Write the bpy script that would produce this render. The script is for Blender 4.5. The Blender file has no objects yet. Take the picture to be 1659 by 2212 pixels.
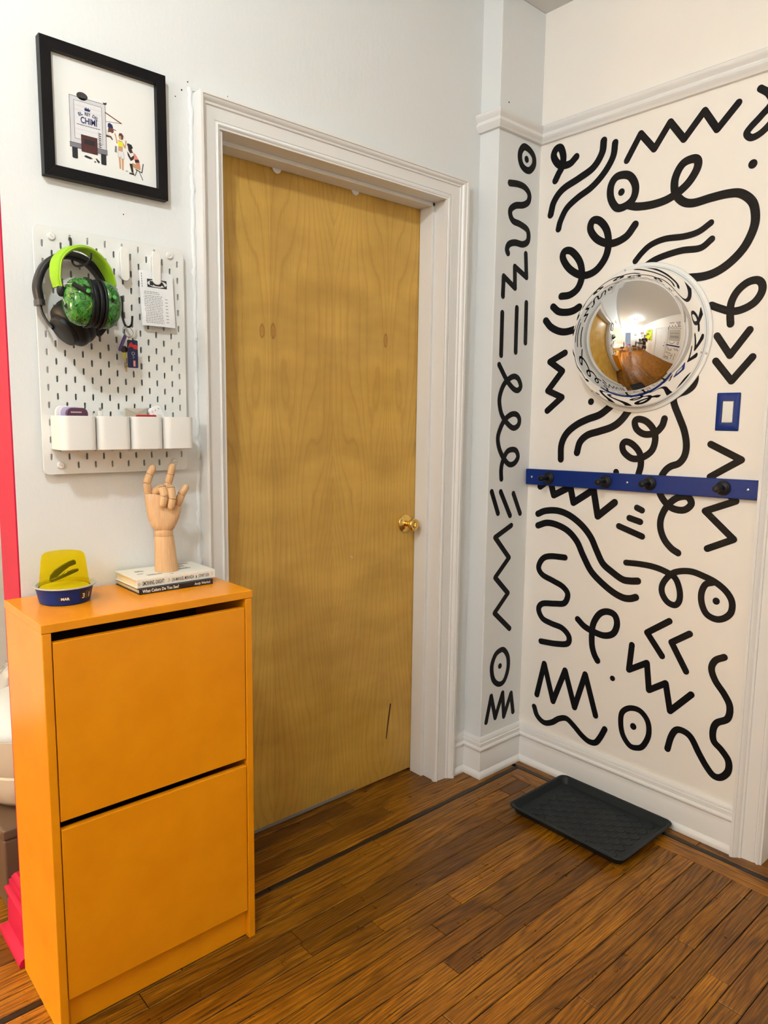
import bpy, bmesh, math, random
from mathutils import Vector, Matrix, Euler, noise
random.seed(7)
scene = bpy.context.scene
COL = scene.collection

# ------------------------------------------------------------------ camera
W = 1.844          # mural wall plane x
CEIL = 2.80
cam_d = bpy.data.cameras.new('camera')
cam = bpy.data.objects.new('camera', cam_d); COL.objects.link(cam)
cam.location = (-0.43, -1.7892, 1.3532)
yaw, pitch, roll = 0.73, -0.1278, 0.0131
fwd = Vector((math.sin(yaw)*math.cos(pitch), math.cos(yaw)*math.cos(pitch), math.sin(pitch)))
rt = Vector((math.cos(yaw), -math.sin(yaw), 0)); up = rt.cross(fwd)
r2 = rt*math.cos(roll) + up*math.sin(roll); u2 = -rt*math.sin(roll) + up*math.cos(roll)
cam.rotation_euler = Matrix((r2, u2, -fwd)).transposed().to_euler()
cam_d.sensor_fit = 'VERTICAL'; cam_d.sensor_height = 24.0
cam_d.lens = 24.0*1557.8/2212.0
cam_d.clip_start = 0.02
scene.camera = cam

# ------------------------------------------------------------------ world, light, exposure
world = bpy.data.worlds.new('world'); scene.world = world; world.use_nodes = True
world.node_tree.nodes['Background'].inputs[0].default_value = (0.75, 0.85, 1.0, 1)
world.node_tree.nodes['Background'].inputs[1].default_value = 0.4
vs = scene.view_settings
vs.view_transform = 'Standard'; vs.look = 'None'; vs.gamma = 1.0; vs.use_curve_mapping = False
vs.exposure = 0.31
LIGHT_POS = (-0.575, -1.25)
BULB_W = 17.0; BULB_COL = (0.86, 0.96, 1.0)
LAMP_W = 290.0; LAMP_COL = (1.0, 0.76, 0.48)
FILL_W = 62.0; FILL_COL = (0.98, 0.97, 0.94)  # strength and tint of the added fill light

# ------------------------------------------------------------------ materials
MATS = {}
def mat(name, col, rough=0.5, metal=0.0, spec=0.5, **kw):
    if name in MATS: return MATS[name]
    m = bpy.data.materials.new(name); m.use_nodes = True
    b = m.node_tree.nodes['Principled BSDF']
    b.inputs['Base Color'].default_value = (*col, 1); b.inputs['Roughness'].default_value = rough
    b.inputs['Metallic'].default_value = metal; b.inputs['Specular IOR Level'].default_value = spec
    for k, v in kw.items(): b.inputs[k.replace('_', ' ')].default_value = v
    MATS[name] = m; return m
def nd(m, t, **props):
    n = m.node_tree.nodes.new(t)
    for k, v in props.items(): setattr(n, k, v)
    return n
def lk(m, a, b): m.node_tree.links.new(a, b)
def pb(m): return m.node_tree.nodes['Principled BSDF']
def math_n(m, op, a, b=None, c=None):
    n = nd(m, 'ShaderNodeMath', operation=op)
    for i, v in enumerate((a, b, c)):
        if v is None: continue
        if isinstance(v, (int, float)): n.inputs[i].default_value = v
        else: lk(m, v, n.inputs[i])
    return n.outputs[0]
def ramp(m, fac, stops, interp='LINEAR'):
    r = nd(m, 'ShaderNodeValToRGB'); r.color_ramp.interpolation = interp
    e = r.color_ramp.elements
    while len(e) < len(stops): e.new(0.5)
    for el, (p, c) in zip(e, stops): el.position = p; el.color = (*c, 1)
    lk(m, fac, r.inputs[0]); return r.outputs[0]
def noise_n(m, vec, scale, detail=3, rough=0.5, dist=0.0):
    n = nd(m, 'ShaderNodeTexNoise'); n.inputs['Scale'].default_value = scale; n.inputs['Detail'].default_value = detail
    n.inputs['Roughness'].default_value = rough; n.inputs['Distortion'].default_value = dist
    lk(m, vec, n.inputs['Vector']); return n.outputs['Fac']
def mapping(m, vec, scale=(1,1,1), loc=(0,0,0)):
    n = nd(m, 'ShaderNodeMapping'); n.inputs['Scale'].default_value = scale; n.inputs['Location'].default_value = loc
    lk(m, vec, n.inputs['Vector']); return n.outputs[0]
def objcoord(m): return nd(m, 'ShaderNodeTexCoord').outputs['Object']
def bump(m, h, strength=0.3, dist=0.002):
    n = nd(m, 'ShaderNodeBump'); n.inputs['Strength'].default_value = strength; n.inputs['Distance'].default_value = dist
    lk(m, h, n.inputs['Height']); lk(m, n.outputs[0], pb(m).inputs['Normal'])
def mixcol(m, fac, a, b, mode='MIX'):
    n = nd(m, 'ShaderNodeMix', data_type='RGBA', blend_type=mode)
    for s, v in (('A', a), ('B', b)):
        i = [x for x in n.inputs if x.name == s and x.type == 'RGBA'][0]
        if isinstance(v, tuple): i.default_value = (*v, 1)
        else: lk(m, v, i)
    f = [x for x in n.inputs if x.name == 'Factor' and x.type == 'VALUE'][0]
    if isinstance(fac, (int, float)): f.default_value = fac
    else: lk(m, fac, f)
    return [o for o in n.outputs if o.type == 'RGBA'][0]

def plaster(name, col, rough, lump, fine, gloss=0.5):
    m = mat(name, col, rough, spec=gloss)
    geo = nd(m, 'ShaderNodeNewGeometry').outputs['Position']
    a = noise_n(m, mapping(m, geo, (1, 1, .7)), 9, 2); b = noise_n(m, geo, 85, 3, .6); c = noise_n(m, mapping(m, geo, (3, 3, 1)), 26, 4, .6, .4)
    h = math_n(m, 'ADD', math_n(m, 'MULTIPLY', a, lump), math_n(m, 'ADD', math_n(m, 'MULTIPLY', b, fine), math_n(m, 'MULTIPLY', c, lump*.5)))
    bump(m, h, .55, .004)
    return m
M_WALL = plaster('wall_paint', (.77, .785, .785), .5, .45, .18)
M_MURALW = plaster('mural_wall_lit_paint', (.89, .84, .775), .55, .25, .16)  # wall white raised and creamed: warm light on the mural put into the colour
M_CEIL = plaster('ceiling_paint', (.74, .73, .70), .7, .5, .2)
M_TRIM = plaster('trim_paint', (.80, .785, .765), .33, .22, .06)
M_RED = plaster('red_paint', (.46, .006, .046), .55, .35, .12, .25)
M_INK = mat('black_mural_paint', (.005, .0048, .006), .5, spec=.14)
bump(M_INK, noise_n(M_INK, mapping(M_INK, objcoord(M_INK), (1, 1, 2.5)), 110, 3, .6), .45, .002)

def orange_mat():
    m = mat('orange_lacquer', (.80, .29, .003), .27)
    n = noise_n(m, objcoord(m), 7, 4, .6)
    c = ramp(m, n, [(.3, (.76, .265, .002)), (.7, (.84, .315, .004))])
    lk(m, c, pb(m).inputs['Base Color'])
    bump(m, noise_n(m, mapping(m, objcoord(m), (60, 60, 4)), 3, 3), .08, .001); return m
M_ORANGE = orange_mat()

def oak_mat(name, dark, mid, light, axis='x'):
    m = mat(name, mid, .3, spec=.36)
    oi = nd(m, 'ShaderNodeObjectInfo')
    oc = objcoord(m)
    comb = nd(m, 'ShaderNodeCombineXYZ')
    rnd = oi.outputs['Random']
    lk(m, math_n(m, 'MULTIPLY', rnd, 37.0), comb.inputs[0]); lk(m, math_n(m, 'MULTIPLY', rnd, 11.3), comb.inputs[1]); lk(m, math_n(m, 'MULTIPLY', rnd, 23.7), comb.inputs[2])
    add = nd(m, 'ShaderNodeVectorMath', operation='ADD'); lk(m, oc, add.inputs[0]); lk(m, comb.outputs[0], add.inputs[1])
    v = add.outputs[0]
    s = (lambda a, b: (a, b, 1)) if axis == 'x' else (lambda a, b: (b, a, 1))
    warp = noise_n(m, mapping(m, v, s(.9, 9)), 1.3, 2, .45)
    sep = nd(m, 'ShaderNodeSeparateXYZ'); lk(m, v, sep.inputs[0])
    across = sep.outputs[1] if axis == 'x' else sep.outputs[0]
    f = math_n(m, 'ADD', math_n(m, 'MULTIPLY', across, 150), math_n(m, 'MULTIPLY', warp, 26))
    rings = math_n(m, 'SINE', math_n(m, 'MULTIPLY', f, 3.2))
    rings = math_n(m, 'MULTIPLY_ADD', rings, .5, .5)
    rings = math_n(m, 'POWER', rings, 2.2)
    streak = noise_n(m, mapping(m, v, s(5, 190)), 2.2, 4, .65)
    pores = noise_n(m, mapping(m, v, s(16, 420)), 2.0, 3, .7)
    g = math_n(m, 'ADD', math_n(m, 'MULTIPLY', rings, .15), math_n(m, 'MULTIPLY', streak, .93))
    c = ramp(m, g, [(.26, light), (.48, mid), (.74, dark)])
    p2 = ramp(m, pores, [(.50, (1, 1, 1)), (.72, (.52, .42, .36))])
    c = mixcol(m, .8, c, p2, 'MULTIPLY')
    tone = ramp(m, rnd, [(0, (.55, .51, .46)), (.3, (.88, .86, .82)), (.7, (1.06, 1.05, 1.0)), (1, (1.4, 1.38, 1.25))])
    c = mixcol(m, 1.0, c, tone, 'MULTIPLY')
    geo = nd(m, 'ShaderNodeNewGeometry').outputs['Position']
    worn = ramp(m, noise_n(m, geo, 4.5, 3, .6), [(.35, (.82, .78, .74)), (.65, (1.08, 1.08, 1.08))])
    c = mixcol(m, 1.0, c, worn, 'MULTIPLY')
    lk(m, c, pb(m).inputs['Base Color'])
    lk(m, math_n(m, 'MULTIPLY_ADD', noise_n(m, geo, 13, 4, .7), .3, .17), pb(m).inputs['Roughness'])
    bump(m, math_n(m, 'SUBTRACT', 1.0, pores), .12, .0006)
    return m
OD, OM, OL = (.042, .012, .0006), (.235, .090, .003), (.43, .19, .010)
M_OAKX = oak_mat('oak_strip', OD, OM, OL, 'x')
M_OAKY = oak_mat('oak_border', OD, OM, OL, 'y')
M_INLAYX = oak_mat('walnut_inlay', (.007, .0035, .002), (.016, .008, .004), (.026, .012, .006), 'x')
M_SUB = mat('dark_joint', (.006, .003, .0015), .95, spec=.1)

def birch_mat():
    m = mat('birch_veneer', (.5, .28, .07), .32)
    geo = nd(m, 'ShaderNodeNewGeometry').outputs['Position']
    sep = nd(m, 'ShaderNodeSeparateXYZ'); lk(m, geo, sep.inputs[0])
    x, z = sep.outputs[0], sep.outputs[2]
    xm = math_n(m, 'PINGPONG', math_n(m, 'SUBTRACT', x, .5605-.24), .241)
    cb = nd(m, 'ShaderNodeCombineXYZ'); lk(m, math_n(m, 'MULTIPLY', xm, 4.2), cb.inputs[0]); lk(m, math_n(m, 'MULTIPLY', z, .85), cb.inputs[1])
    n1 = noise_n(m, cb.outputs[0], 1.1, 1.6, .4, .1)
    cb2 = nd(m, 'ShaderNodeCombineXYZ'); lk(m, math_n(m, 'MULTIPLY', xm, 14), cb2.inputs[0]); lk(m, math_n(m, 'MULTIPLY', z, 9), cb2.inputs[1])
    n2 = noise_n(m, cb2.outputs[0], 2.2, 2, .5)
    f = math_n(m, 'ADD', math_n(m, 'ADD', math_n(m, 'MULTIPLY', xm, 15.0), math_n(m, 'MULTIPLY', n1, 5.6)), math_n(m, 'MULTIPLY', n2, .10))
    fr = math_n(m, 'FRACT', math_n(m, 'MULTIPLY', f, 3.4))
    line = ramp(m, fr, [(0, (.86, .82, .74)), (.12, (.97, .965, .95)), (.6, (1.02, 1.02, 1.03)), (.88, (1.0, .995, .99)), (1, (.88, .84, .77))])
    cb3 = nd(m, 'ShaderNodeCombineXYZ'); lk(m, math_n(m, 'MULTIPLY', xm, 130), cb3.inputs[0]); lk(m, math_n(m, 'MULTIPLY', z, 3.5), cb3.inputs[1])
    fine = ramp(m, noise_n(m, cb3.outputs[0], 2, 3, .6), [(.3, (.93, .91, .88)), (.7, (1.04, 1.04, 1.04))])
    cb4 = nd(m, 'ShaderNodeCombineXYZ'); lk(m, math_n(m, 'MULTIPLY', xm, 2.4), cb4.inputs[0]); lk(m, math_n(m, 'MULTIPLY', z, 5), cb4.inputs[1])
    blot = ramp(m, noise_n(m, cb4.outputs[0], 1.4, 3, .5), [(.32, (.83, .79, .72)), (.66, (1.07, 1.07, 1.07))])
    seam = math_n(m, 'FLOOR', math_n(m, 'DIVIDE', math_n(m, 'SUBTRACT', x, .5605-.24), .241))
    wn = nd(m, 'ShaderNodeTexWhiteNoise', noise_dimensions='1D'); lk(m, math_n(m, 'ADD', seam, 3.3), wn.inputs['W'])
    tone = ramp(m, wn.outputs['Value'], [(0, (.90, .87, .84)), (1, (1.06, 1.06, 1.05))])
    base = (.60, .370, .074)
    c = mixcol(m, 1, base, line, 'MULTIPLY'); c = mixcol(m, 1, c, fine, 'MULTIPLY'); c = mixcol(m, 1, c, blot, 'MULTIPLY'); c = mixcol(m, 1, c, tone, 'MULTIPLY')
    # knots, mirrored with the veneer leaves
    for kx, kz in ((.773, 1.613), (.812, 1.615), (1.272, 1.624)):
        dx = math_n(m, 'MULTIPLY', math_n(m, 'SUBTRACT', x, kx), 75.0); dz = math_n(m, 'MULTIPLY', math_n(m, 'SUBTRACT', z, kz), 29.0)
        r = math_n(m, 'SQRT', math_n(m, 'ADD', math_n(m, 'MULTIPLY', dx, dx), math_n(m, 'MULTIPLY', dz, dz)))
        k = ramp(m, math_n(m, 'ADD', r, math_n(m, 'MULTIPLY', n2, .5)), [(.25, (.75, .55, .36)), (.6, (.86, .7, .5)), (.8, (.5, .32, .16)), (1.0, (1, 1, 1))])
        c = mixcol(m, .8, c, k, 'MULTIPLY')
    lk(m, c, pb(m).inputs['Base Color'])
    bump(m, n1, .05, .001); return m
M_BIRCH = birch_mat()

def beech_mat():
    m = mat('beech_wood', (.62, .38, .19), .45)
    v = objcoord(m)
    n = noise_n(m, mapping(m, v, (150, 150, 8)), 1.5, 3, .6)
    c = ramp(m, n, [(.3, (.56, .33, .155)), (.7, (.70, .45, .245))])
    lk(m, c, pb(m).inputs['Base Color']); return m
M_BEECH = beech_mat()
M_BEECHD = mat('beech_joint', (.10, .05, .022), .6)
M_BLUE = mat('navy_paint', (.0028, .021, .165), .42, spec=.2)
M_BLACKP = mat('black_plastic', (.007, .007, .008), .42, spec=.25)
M_BLACKM = mat('black_metal', (.010, .010, .011), .35, spec=.3)
M_FRAME = mat('black_frame', (.004, .004, .005), .4, spec=.18)
M_PRINT = mat('print_paper', (.80, .80, .775), .6)
M_CHROME = mat('mirror_chrome', (.93, .93, .93), .012, 1.0)
M_RIM = mat('acrylic_rim', (.80, .80, .78), .15)
M_BRASS = mat('polished_brass', (.82, .56, .17), .14, 1.0)
M_STEEL = mat('steel', (.62, .62, .60), .25, 1.0)
M_WHITEP = mat('white_plastic', (.80, .79, .76), .35)
M_BOARD = mat('pegboard_white', (.77, .775, .755), .42)
M_TRAY = mat('tray_rubber', (.014, .0180, .0200), .5, spec=.25)
M_LIME = mat('lime_cushion', (.235, .47, .010), .5, spec=.3)
M_LIMED = mat('lime_piping', (.40, .60, .04), .5)
M_PAPER = mat('book_paper', (.78, .68, .48), .8)
M_COVERW = mat('cream_cover', (.80, .78, .70), .4)
M_COVERB = mat('black_cover', (.010, .010, .014), .35)
M_GREY = mat('grey_rim', (.42, .43, .42), .35)
M_LEATHER = mat('brown_leather', (.14, .085, .05), .45)
M_WOODW = mat('white_door_paint', (.78, .78, .77), .4)
M_DARK = mat('dark_void', (.01, .01, .01), .9)

def jungle_mat():
    m = mat('green_camo_shell', (.04, .3, .03), .12)
    v = objcoord(m)
    n = noise_n(m, v, 30, 2, .45, 2.0); n2 = noise_n(m, mapping(m, v, (1, 1, .5)), 46, 2, .5, 3.0)
    c = ramp(m, n, [(.0, (.012, .075, .012)), (.40, (.03, .17, .022)), (.48, (.004, .012, .003)), (.51, (.05, .22, .035)), (.62, (.025, .12, .018)), (.665, (.35, .50, .03)), (.69, (.045, .20, .03))], 'CONSTANT')
    c2 = ramp(m, n2, [(0, (1, 1, 1)), (.60, (.35, .4, .3)), (.64, (1, 1, 1))], 'CONSTANT')
    lk(m, mixcol(m, .9, c, c2, 'MULTIPLY'), pb(m).inputs['Base Color']); return m
M_JUNGLE = jungle_mat()
def yellow_cup():
    m = mat('yellow_translucent', (.75, .62, .01), .06)
    t = nd(m, 'ShaderNodeBsdfTransparent'); t.inputs[0].default_value = (.98, .87, .10, 1)
    mx = nd(m, 'ShaderNodeMixShader'); mx.inputs[0].default_value = .09
    lk(m, t.outputs[0], mx.inputs[1]); lk(m, pb(m).outputs[0], mx.inputs[2])
    lk(m, mx.outputs[0], m.node_tree.nodes['Material Output'].inputs['Surface']); return m
M_YELLOW = yellow_cup()
def clear_bag():
    m = mat('clear_film', (.8, .8, .8), .15); pb(m).inputs['Transmission Weight'].default_value = .55; pb(m).inputs['IOR'].default_value = 1.1
    return m

# ------------------------------------------------------------------ mesh helpers
class MB:
    def __init__(s): s.v = []; s.f = []
    def add(s, vs, fs):
        o = len(s.v); s.v += [Vector(v) for v in vs]; s.f += [tuple(i+o for i in f) for f in fs]; return s
    def box(s, lo, hi):
        x0, y0, z0 = lo; x1, y1, z1 = hi
        return s.add([(x0,y0,z0),(x1,y0,z0),(x1,y1,z0),(x0,y1,z0),(x0,y0,z1),(x1,y0,z1),(x1,y1,z1),(x0,y1,z1)],
                     [(0,3,2,1),(4,5,6,7),(0,1,5,4),(1,2,6,5),(2,3,7,6),(3,0,4,7)])
    def rings(s, rings, cap0=True, cap1=True, closed=True):
        n = len(rings[0]); vs = [p for r in rings for p in r]; fs = []
        for i in range(len(rings)-1):
            for j in range(n if closed else n-1):
                k = (j+1) % n; fs.append((i*n+j, i*n+k, (i+1)*n+k, (i+1)*n+j))
        if cap0: fs.append(tuple(reversed(range(n))))
        if cap1: fs.append(tuple((len(rings)-1)*n+j for j in range(n)))
        return s.add(vs, fs)
    def lathe(s, prof, org=(0,0,0), axis=(0,0,1), seg=32, sx=1.0, sy=1.0, cap0=True, cap1=True, xref=None):
        a = Vector(axis).normalized(); e1 = Vector(xref) if xref is not None else (Vector((1,0,0)) if abs(a.x) < .9 else Vector((0,1,0)))
        e1 = (e1 - a*e1.dot(a)).normalized(); e2 = a.cross(e1); org = Vector(org)
        R = [[org + a*h + e1*(math.cos(2*math.pi*k/seg)*r*sx) + e2*(math.sin(2*math.pi*k/seg)*r*sy) for k in range(seg)] for r, h in prof]
        return s.rings(R, cap0, cap1)
    def tube(s, pts, rad, seg=10, caps=True):
        P = [Vector(p) for p in pts]; rads = rad if isinstance(rad, (list, tuple)) else [rad]*len(P)
        R = []; n0 = None
        for i, p in enumerate(P):
            t = (P[min(i+1, len(P)-1)] - P[max(i-1, 0)]).normalized()
            if n0 is None: n0 = Vector((0,0,1)) if abs(t.z) < .9 else Vector((1,0,0))
            n0 = (n0 - t*n0.dot(t)).normalized(); b = t.cross(n0)
            R.append([p + (n0*math.cos(2*math.pi*k/seg) + b*math.sin(2*math.pi*k/seg))*rads[i] for k in range(seg)])
        return s.rings(R, caps, caps)
    def prism(s, poly, ax, lo, hi):
        # poly of 2D points; ax = axis index of extrusion; the two remaining axes take the 2D coordinates in order
        o = [i for i in range(3) if i != ax]
        def P(p, h):
            v = [0,0,0]; v[o[0]] = p[0]; v[o[1]] = p[1]; v[ax] = h; return v
        n = len(poly); vs = [P(p, lo) for p in poly] + [P(p, hi) for p in poly]
        fs = [tuple(reversed(range(n))), tuple(range(n, 2*n))] + [(i, (i+1) % n, n+(i+1) % n, n+i) for i in range(n)]
        return s.add(vs, fs)
    def xf(s, M):
        s.v = [M @ v for v in s.v]; return s
    def build(s, name, m, parent=None, smooth=False, bev=0.0, bseg=2, keep=None, kind=None, fixn=True, auto=True):
        me = bpy.data.meshes.new(name)
        vs = s.v
        lo = Vector([min(v[i] for v in vs) for i in range(3)]); hi = Vector([max(v[i] for v in vs) for i in range(3)])
        org = Vector(keep) if keep is not None else Vector(((lo.x+hi.x)/2, (lo.y+hi.y)/2, lo.z))
        me.from_pydata([v-org for v in vs], [], s.f)
        bm = bmesh.new(); bm.from_mesh(me)
        if fixn: bmesh.ops.recalc_face_normals(bm, faces=bm.faces)
        if bev > 0:
            es = [e for e in bm.edges if len(e.link_faces) == 2 and e.calc_face_angle(0) > .6]
            bmesh.ops.bevel(bm, geom=es, offset=bev, segments=bseg, affect='EDGES', profile=.5, clamp_overlap=True)
        if smooth:
            for f in bm.faces: f.smooth = True
            if auto:
                for e in bm.edges:
                    if len(e.link_faces) == 2 and e.calc_face_angle(0) > .7: e.smooth = False
        bm.to_mesh(me); bm.free(); me.update()
        return link(name, me, m, org, parent, kind)
def link(name, me, m, org=(0,0,0), parent=None, kind=None):
    o = bpy.data.objects.new(name, me); COL.objects.link(o)
    if m is not None and not me.materials: me.materials.append(m)
    org = Vector(org)
    if parent is not None:
        o.parent = parent; o.location = org - wloc(parent)
    else: o.location = org
    if kind: o['kind'] = kind
    return o
def wloc(o):
    v = Vector(o.location)
    while o.parent is not None: o = o.parent; v = v + Vector(o.location)
    return v
def thing(name, label, cat, loc, group=None):
    o = bpy.data.objects.new(name, None); COL.objects.link(o); o.location = loc; o.empty_display_size = .02
    return tag(o, label, cat, group)
def tag(o, label, cat, group=None):
    o['label'] = label; o['category'] = cat
    if group: o['group'] = group
    return o
def struct(o): o['kind'] = 'structure'; return o
def rrect(x0, y0, x1, y1, r, n=6):
    pts = []
    for cx, cy, a0 in ((x1-r, y1-r, 0), (x0+r, y1-r, 90), (x0+r, y0+r, 180), (x1-r, y0+r, 270)):
        for k in range(n+1):
            a = math.radians(a0 + 90*k/n); pts.append((cx+r*math.cos(a), cy+r*math.sin(a)))
    return pts
def catmull(P, closed=False, sub=8):
    P = [Vector(p) for p in P]; n = len(P); out = []
    for i in range(n if closed else n-1):
        p0 = P[(i-1) % n] if closed or i > 0 else P[0]*2-P[1]
        p1 = P[i]; p2 = P[(i+1) % n]; p3 = P[(i+2) % n] if closed or i+2 < n else P[-1]*2-P[-2]
        for k in range(sub):
            t = k/sub
            out.append(.5*((2*p1) + (p2-p0)*t + (2*p0-5*p1+4*p2-p3)*t*t + (3*p1-p0-3*p2+p3)*t**3))
    if not closed: out.append(P[-1])
    return out
def text_mesh(body, size, depth=0.0002, bold=0.0, align='LEFT', width=None, shear=0.0, spacing=1.0):
    cu = bpy.data.curves.new('lettering', 'FONT'); cu.body = body; cu.size = size; cu.extrude = depth; cu.offset = bold
    cu.align_x = align; cu.resolution_u = 3; cu.shear = shear; cu.space_character = spacing
    tmp = bpy.data.objects.new('tmp_text', cu); COL.objects.link(tmp)
    dg = bpy.context.evaluated_depsgraph_get(); me = bpy.data.meshes.new_from_object(tmp.evaluated_get(dg))
    bpy.data.objects.remove(tmp); bpy.data.curves.remove(cu)
    if width:
        xs = [v.co.x for v in me.vertices]; k = width/(max(xs)-min(xs)); x0 = min(xs)
        for v in me.vertices: v.co.x = (v.co.x-x0)*k
    return me
def place_text(name, me, m, org, ex, ey, parent):
    ex = Vector(ex).normalized(); ey = Vector(ey).normalized(); ez = ex.cross(ey)
    M = Matrix((ex, ey, ez)).transposed().to_4x4(); me.transform(M); me.materials.clear()
    return link(name, me, m, org, parent)
def ribbon2d(pts, w, closed=False):
    """flat round-ended ribbon in 2D: list of verts, faces"""
    mv, mf = [], []
    P = [Vector((p[0], p[1])) for p in pts]; n = len(P)
    rng = range(n if closed else n-1)
    L, R = [], []
    for i in range(n):
        a = P[(i-1) % n] if (closed or i > 0) else P[i]; b = P[(i+1) % n] if (closed or i < n-1) else P[i]
        t = (b-a).normalized(); nn = Vector((-t.y, t.x))
        L.append(P[i]+nn*w/2); R.append(P[i]-nn*w/2)
    mv += L + R
    for i in rng:
        j = (i+1) % n; mf.append((i, j, n+j, n+i))
    return mv, mf
def disc2d(c, r, n=14):
    return [Vector((c[0]+r*math.cos(2*math.pi*k/n), c[1]+r*math.sin(2*math.pi*k/n))) for k in range(n)], [tuple(range(n))]
def stroke2d(kind, w, pts):
    V, F = [], []
    def ap(v, f):
        o = len(V); V.extend(v); F.extend(tuple(i+o for i in q) for q in f)
    if kind == 'd': ap(*disc2d(pts[0], w*.5, 20)); return V, F
    if kind == 'z':
        for a, b in zip(pts[:-1], pts[1:]): ap(*ribbon2d([a, b], w))
        for p in pts: ap(*disc2d(p, w/2))
        return V, F
    c = catmull(pts, kind == 'o', 7)
    ap(*ribbon2d(c, w, kind == 'o'))
    if kind == 'c':
        ap(*disc2d(pts[0], w/2)); ap(*disc2d(pts[-1], w/2))
    return V, F
def solid_stroke(V, F, to3, thick):
    """lift a 2D sheet to 3D as a thin film of paint: to3(p, h)"""
    b = MB(); n = len(V)
    b.add([to3(p, thick+.0005*i/n) for i, p in enumerate(V)], F)
    # sides
    from collections import Counter
    cnt = Counter()
    for f in F:
        for i in range(len(f)): cnt[frozenset((f[i], f[(i+1) % len(f)]))] += 1
    for f in F:
        for i in range(len(f)):
            a, c = f[i], f[(i+1) % len(f)]
            if cnt[frozenset((a, c))] == 1:
                b.add([to3(V[a], 0), to3(V[c], 0), to3(V[c], thick), to3(V[a], thick)], [(0,1,2,3)])
    return b
# ------------------------------------------------------------------ structure
YB = -2.65       # wall opposite the wooden door
XF = -3.60       # far wall
YL = 1.60        # back wall of the living side
TH = .135        # thickness of the door wall
XE = .037        # free end of the door wall
DX0, DX1, DZ = .572, 1.446, 2.107     # jamb faces of the wooden door
PX, PY = 1.604, -.084                 # pier left face / front face

fl = struct(MB().box((XF-.1, YB-.1, -.06), (W+.12, YL+.1, -.0035)).build('floor', M_SUB))
ce = struct(MB().box((XF-.1, YB-.1, CEIL), (W+.12, YL+.1, CEIL+.06)).build('ceiling', M_CEIL))
wb = struct(MB().prism([(XE,0),(DX0,0),(DX0,DZ),(DX1,DZ),(DX1,0),(W+.05,0),(W+.05,CEIL),(XE,CEIL)], 1, 0, TH).build('wall_back', M_WALL))
# red painted reveal on the free end of the door wall
MB().box((XE-.0035, .0, 0), (XE+.001, TH+.002, CEIL-.35)).build('end_reveal', M_RED, wb, bev=.001)
struct(MB().box((PX, PY, 0), (W+.02, .02, CEIL)).build('wall_pier', M_WALL, bev=.004, bseg=3))
OY0, OY1, OZ = -1.03, -1.83, 2.06     # doorway in the mural wall
wr = struct(MB().prism([(YB-.1,0),(OY1,0),(OY1,OZ),(OY0,OZ),(OY0,0),(YL+.1,0),(YL+.1,CEIL),(YB-.1,CEIL)], 0, W, W+.12).build('wall_right', M_MURALW))
wf = struct(MB().box((XF-.1, YB-.1, 0), (W, YB, CEIL)).build('wall_front', M_MURALW))
wl = struct(MB().prism([(YB,0),(-1.55,0),(-1.55,2.1),(-.75,2.1),(-.75,0),(YL,0),(YL,CEIL),(YB,CEIL)], 0, XF-.1, XF).build('wall_left', M_WALL))
struct(MB().box((XF, YL, 0), (W, YL+.1, CEIL)).build('wall_living', M_WALL))
struct(MB().box((XF, 0, CEIL-.33), (XE, TH, CEIL)).build('trim_5', M_WALL))          # ceiling beam carrying on the line of the door wall

# ---- oak strip floor, board by board
PITCH = .057
def plank(x0, x1, y0, y1, m, axis='x'):
    g = .0010; c = .0014; h = random.uniform(-.0005, .0)
    x0 += g; x1 -= g; y0 += g; y1 -= g
    R = [[(x0,y0,-.012),(x1,y0,-.012),(x1,y1,-.012),(x0,y1,-.012)], [(x0,y0,h-c),(x1,y0,h-c),(x1,y1,h-c),(x0,y1,h-c)],
         [(x0+c,y0+c,h),(x1-c,y0+c,h),(x1-c,y1-c,h),(x0+c,y1-c,h)]]
    return MB().rings(R, False, True)
def near_plank(*a, m=M_OAKX):
    return plank(*a, m).build('plank', m, fl)
far = MB()
def row(y0, y1, xa, xb, seed, near_x=(-.75, 1.70), near=True, joints=None):
    rr = random.Random(seed); x = xa - rr.uniform(0, 1.3)
    cuts = []
    while x < xb: cuts.append(x); x += rr.uniform(.75, 1.9)
    cuts.append(xb)
    if joints:
        cuts = [c for c in cuts if all(abs(c-j) > .45 for j in joints)] + joints; cuts.sort()
    for a, b in zip(cuts[:-1], cuts[1:]):
        a = max(a, xa); b = min(b, xb)
        if b-a < .02: continue
        if near and b > near_x[0]: near_plank(a, b, y0, y1)
        else:
            p = plank(a, b, y0, y1, M_OAKX); far.add(p.v, p.f)
IY0, IY1 = -.147, -.128
FIXJ = {0: [1.011], 4: [.562], 5: [.759], 6: [.997], 8: [1.05], 9: [.80]}
k = 0; y = IY0
while y > YB:
    row(max(y-PITCH, YB), y, XF, 1.695, 100+k, near=(k < 21), joints=FIXJ.get(k)); y -= PITCH; k += 1
y = IY1; k = 0
while y < YL:
    y1 = min(y+PITCH, YL)
    row(y, y1, XF, 1.765 if y < .12 else W, 300+k, near=(k < 6), near_x=(-.4, 1.7)); y = y1; k += 1
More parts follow.
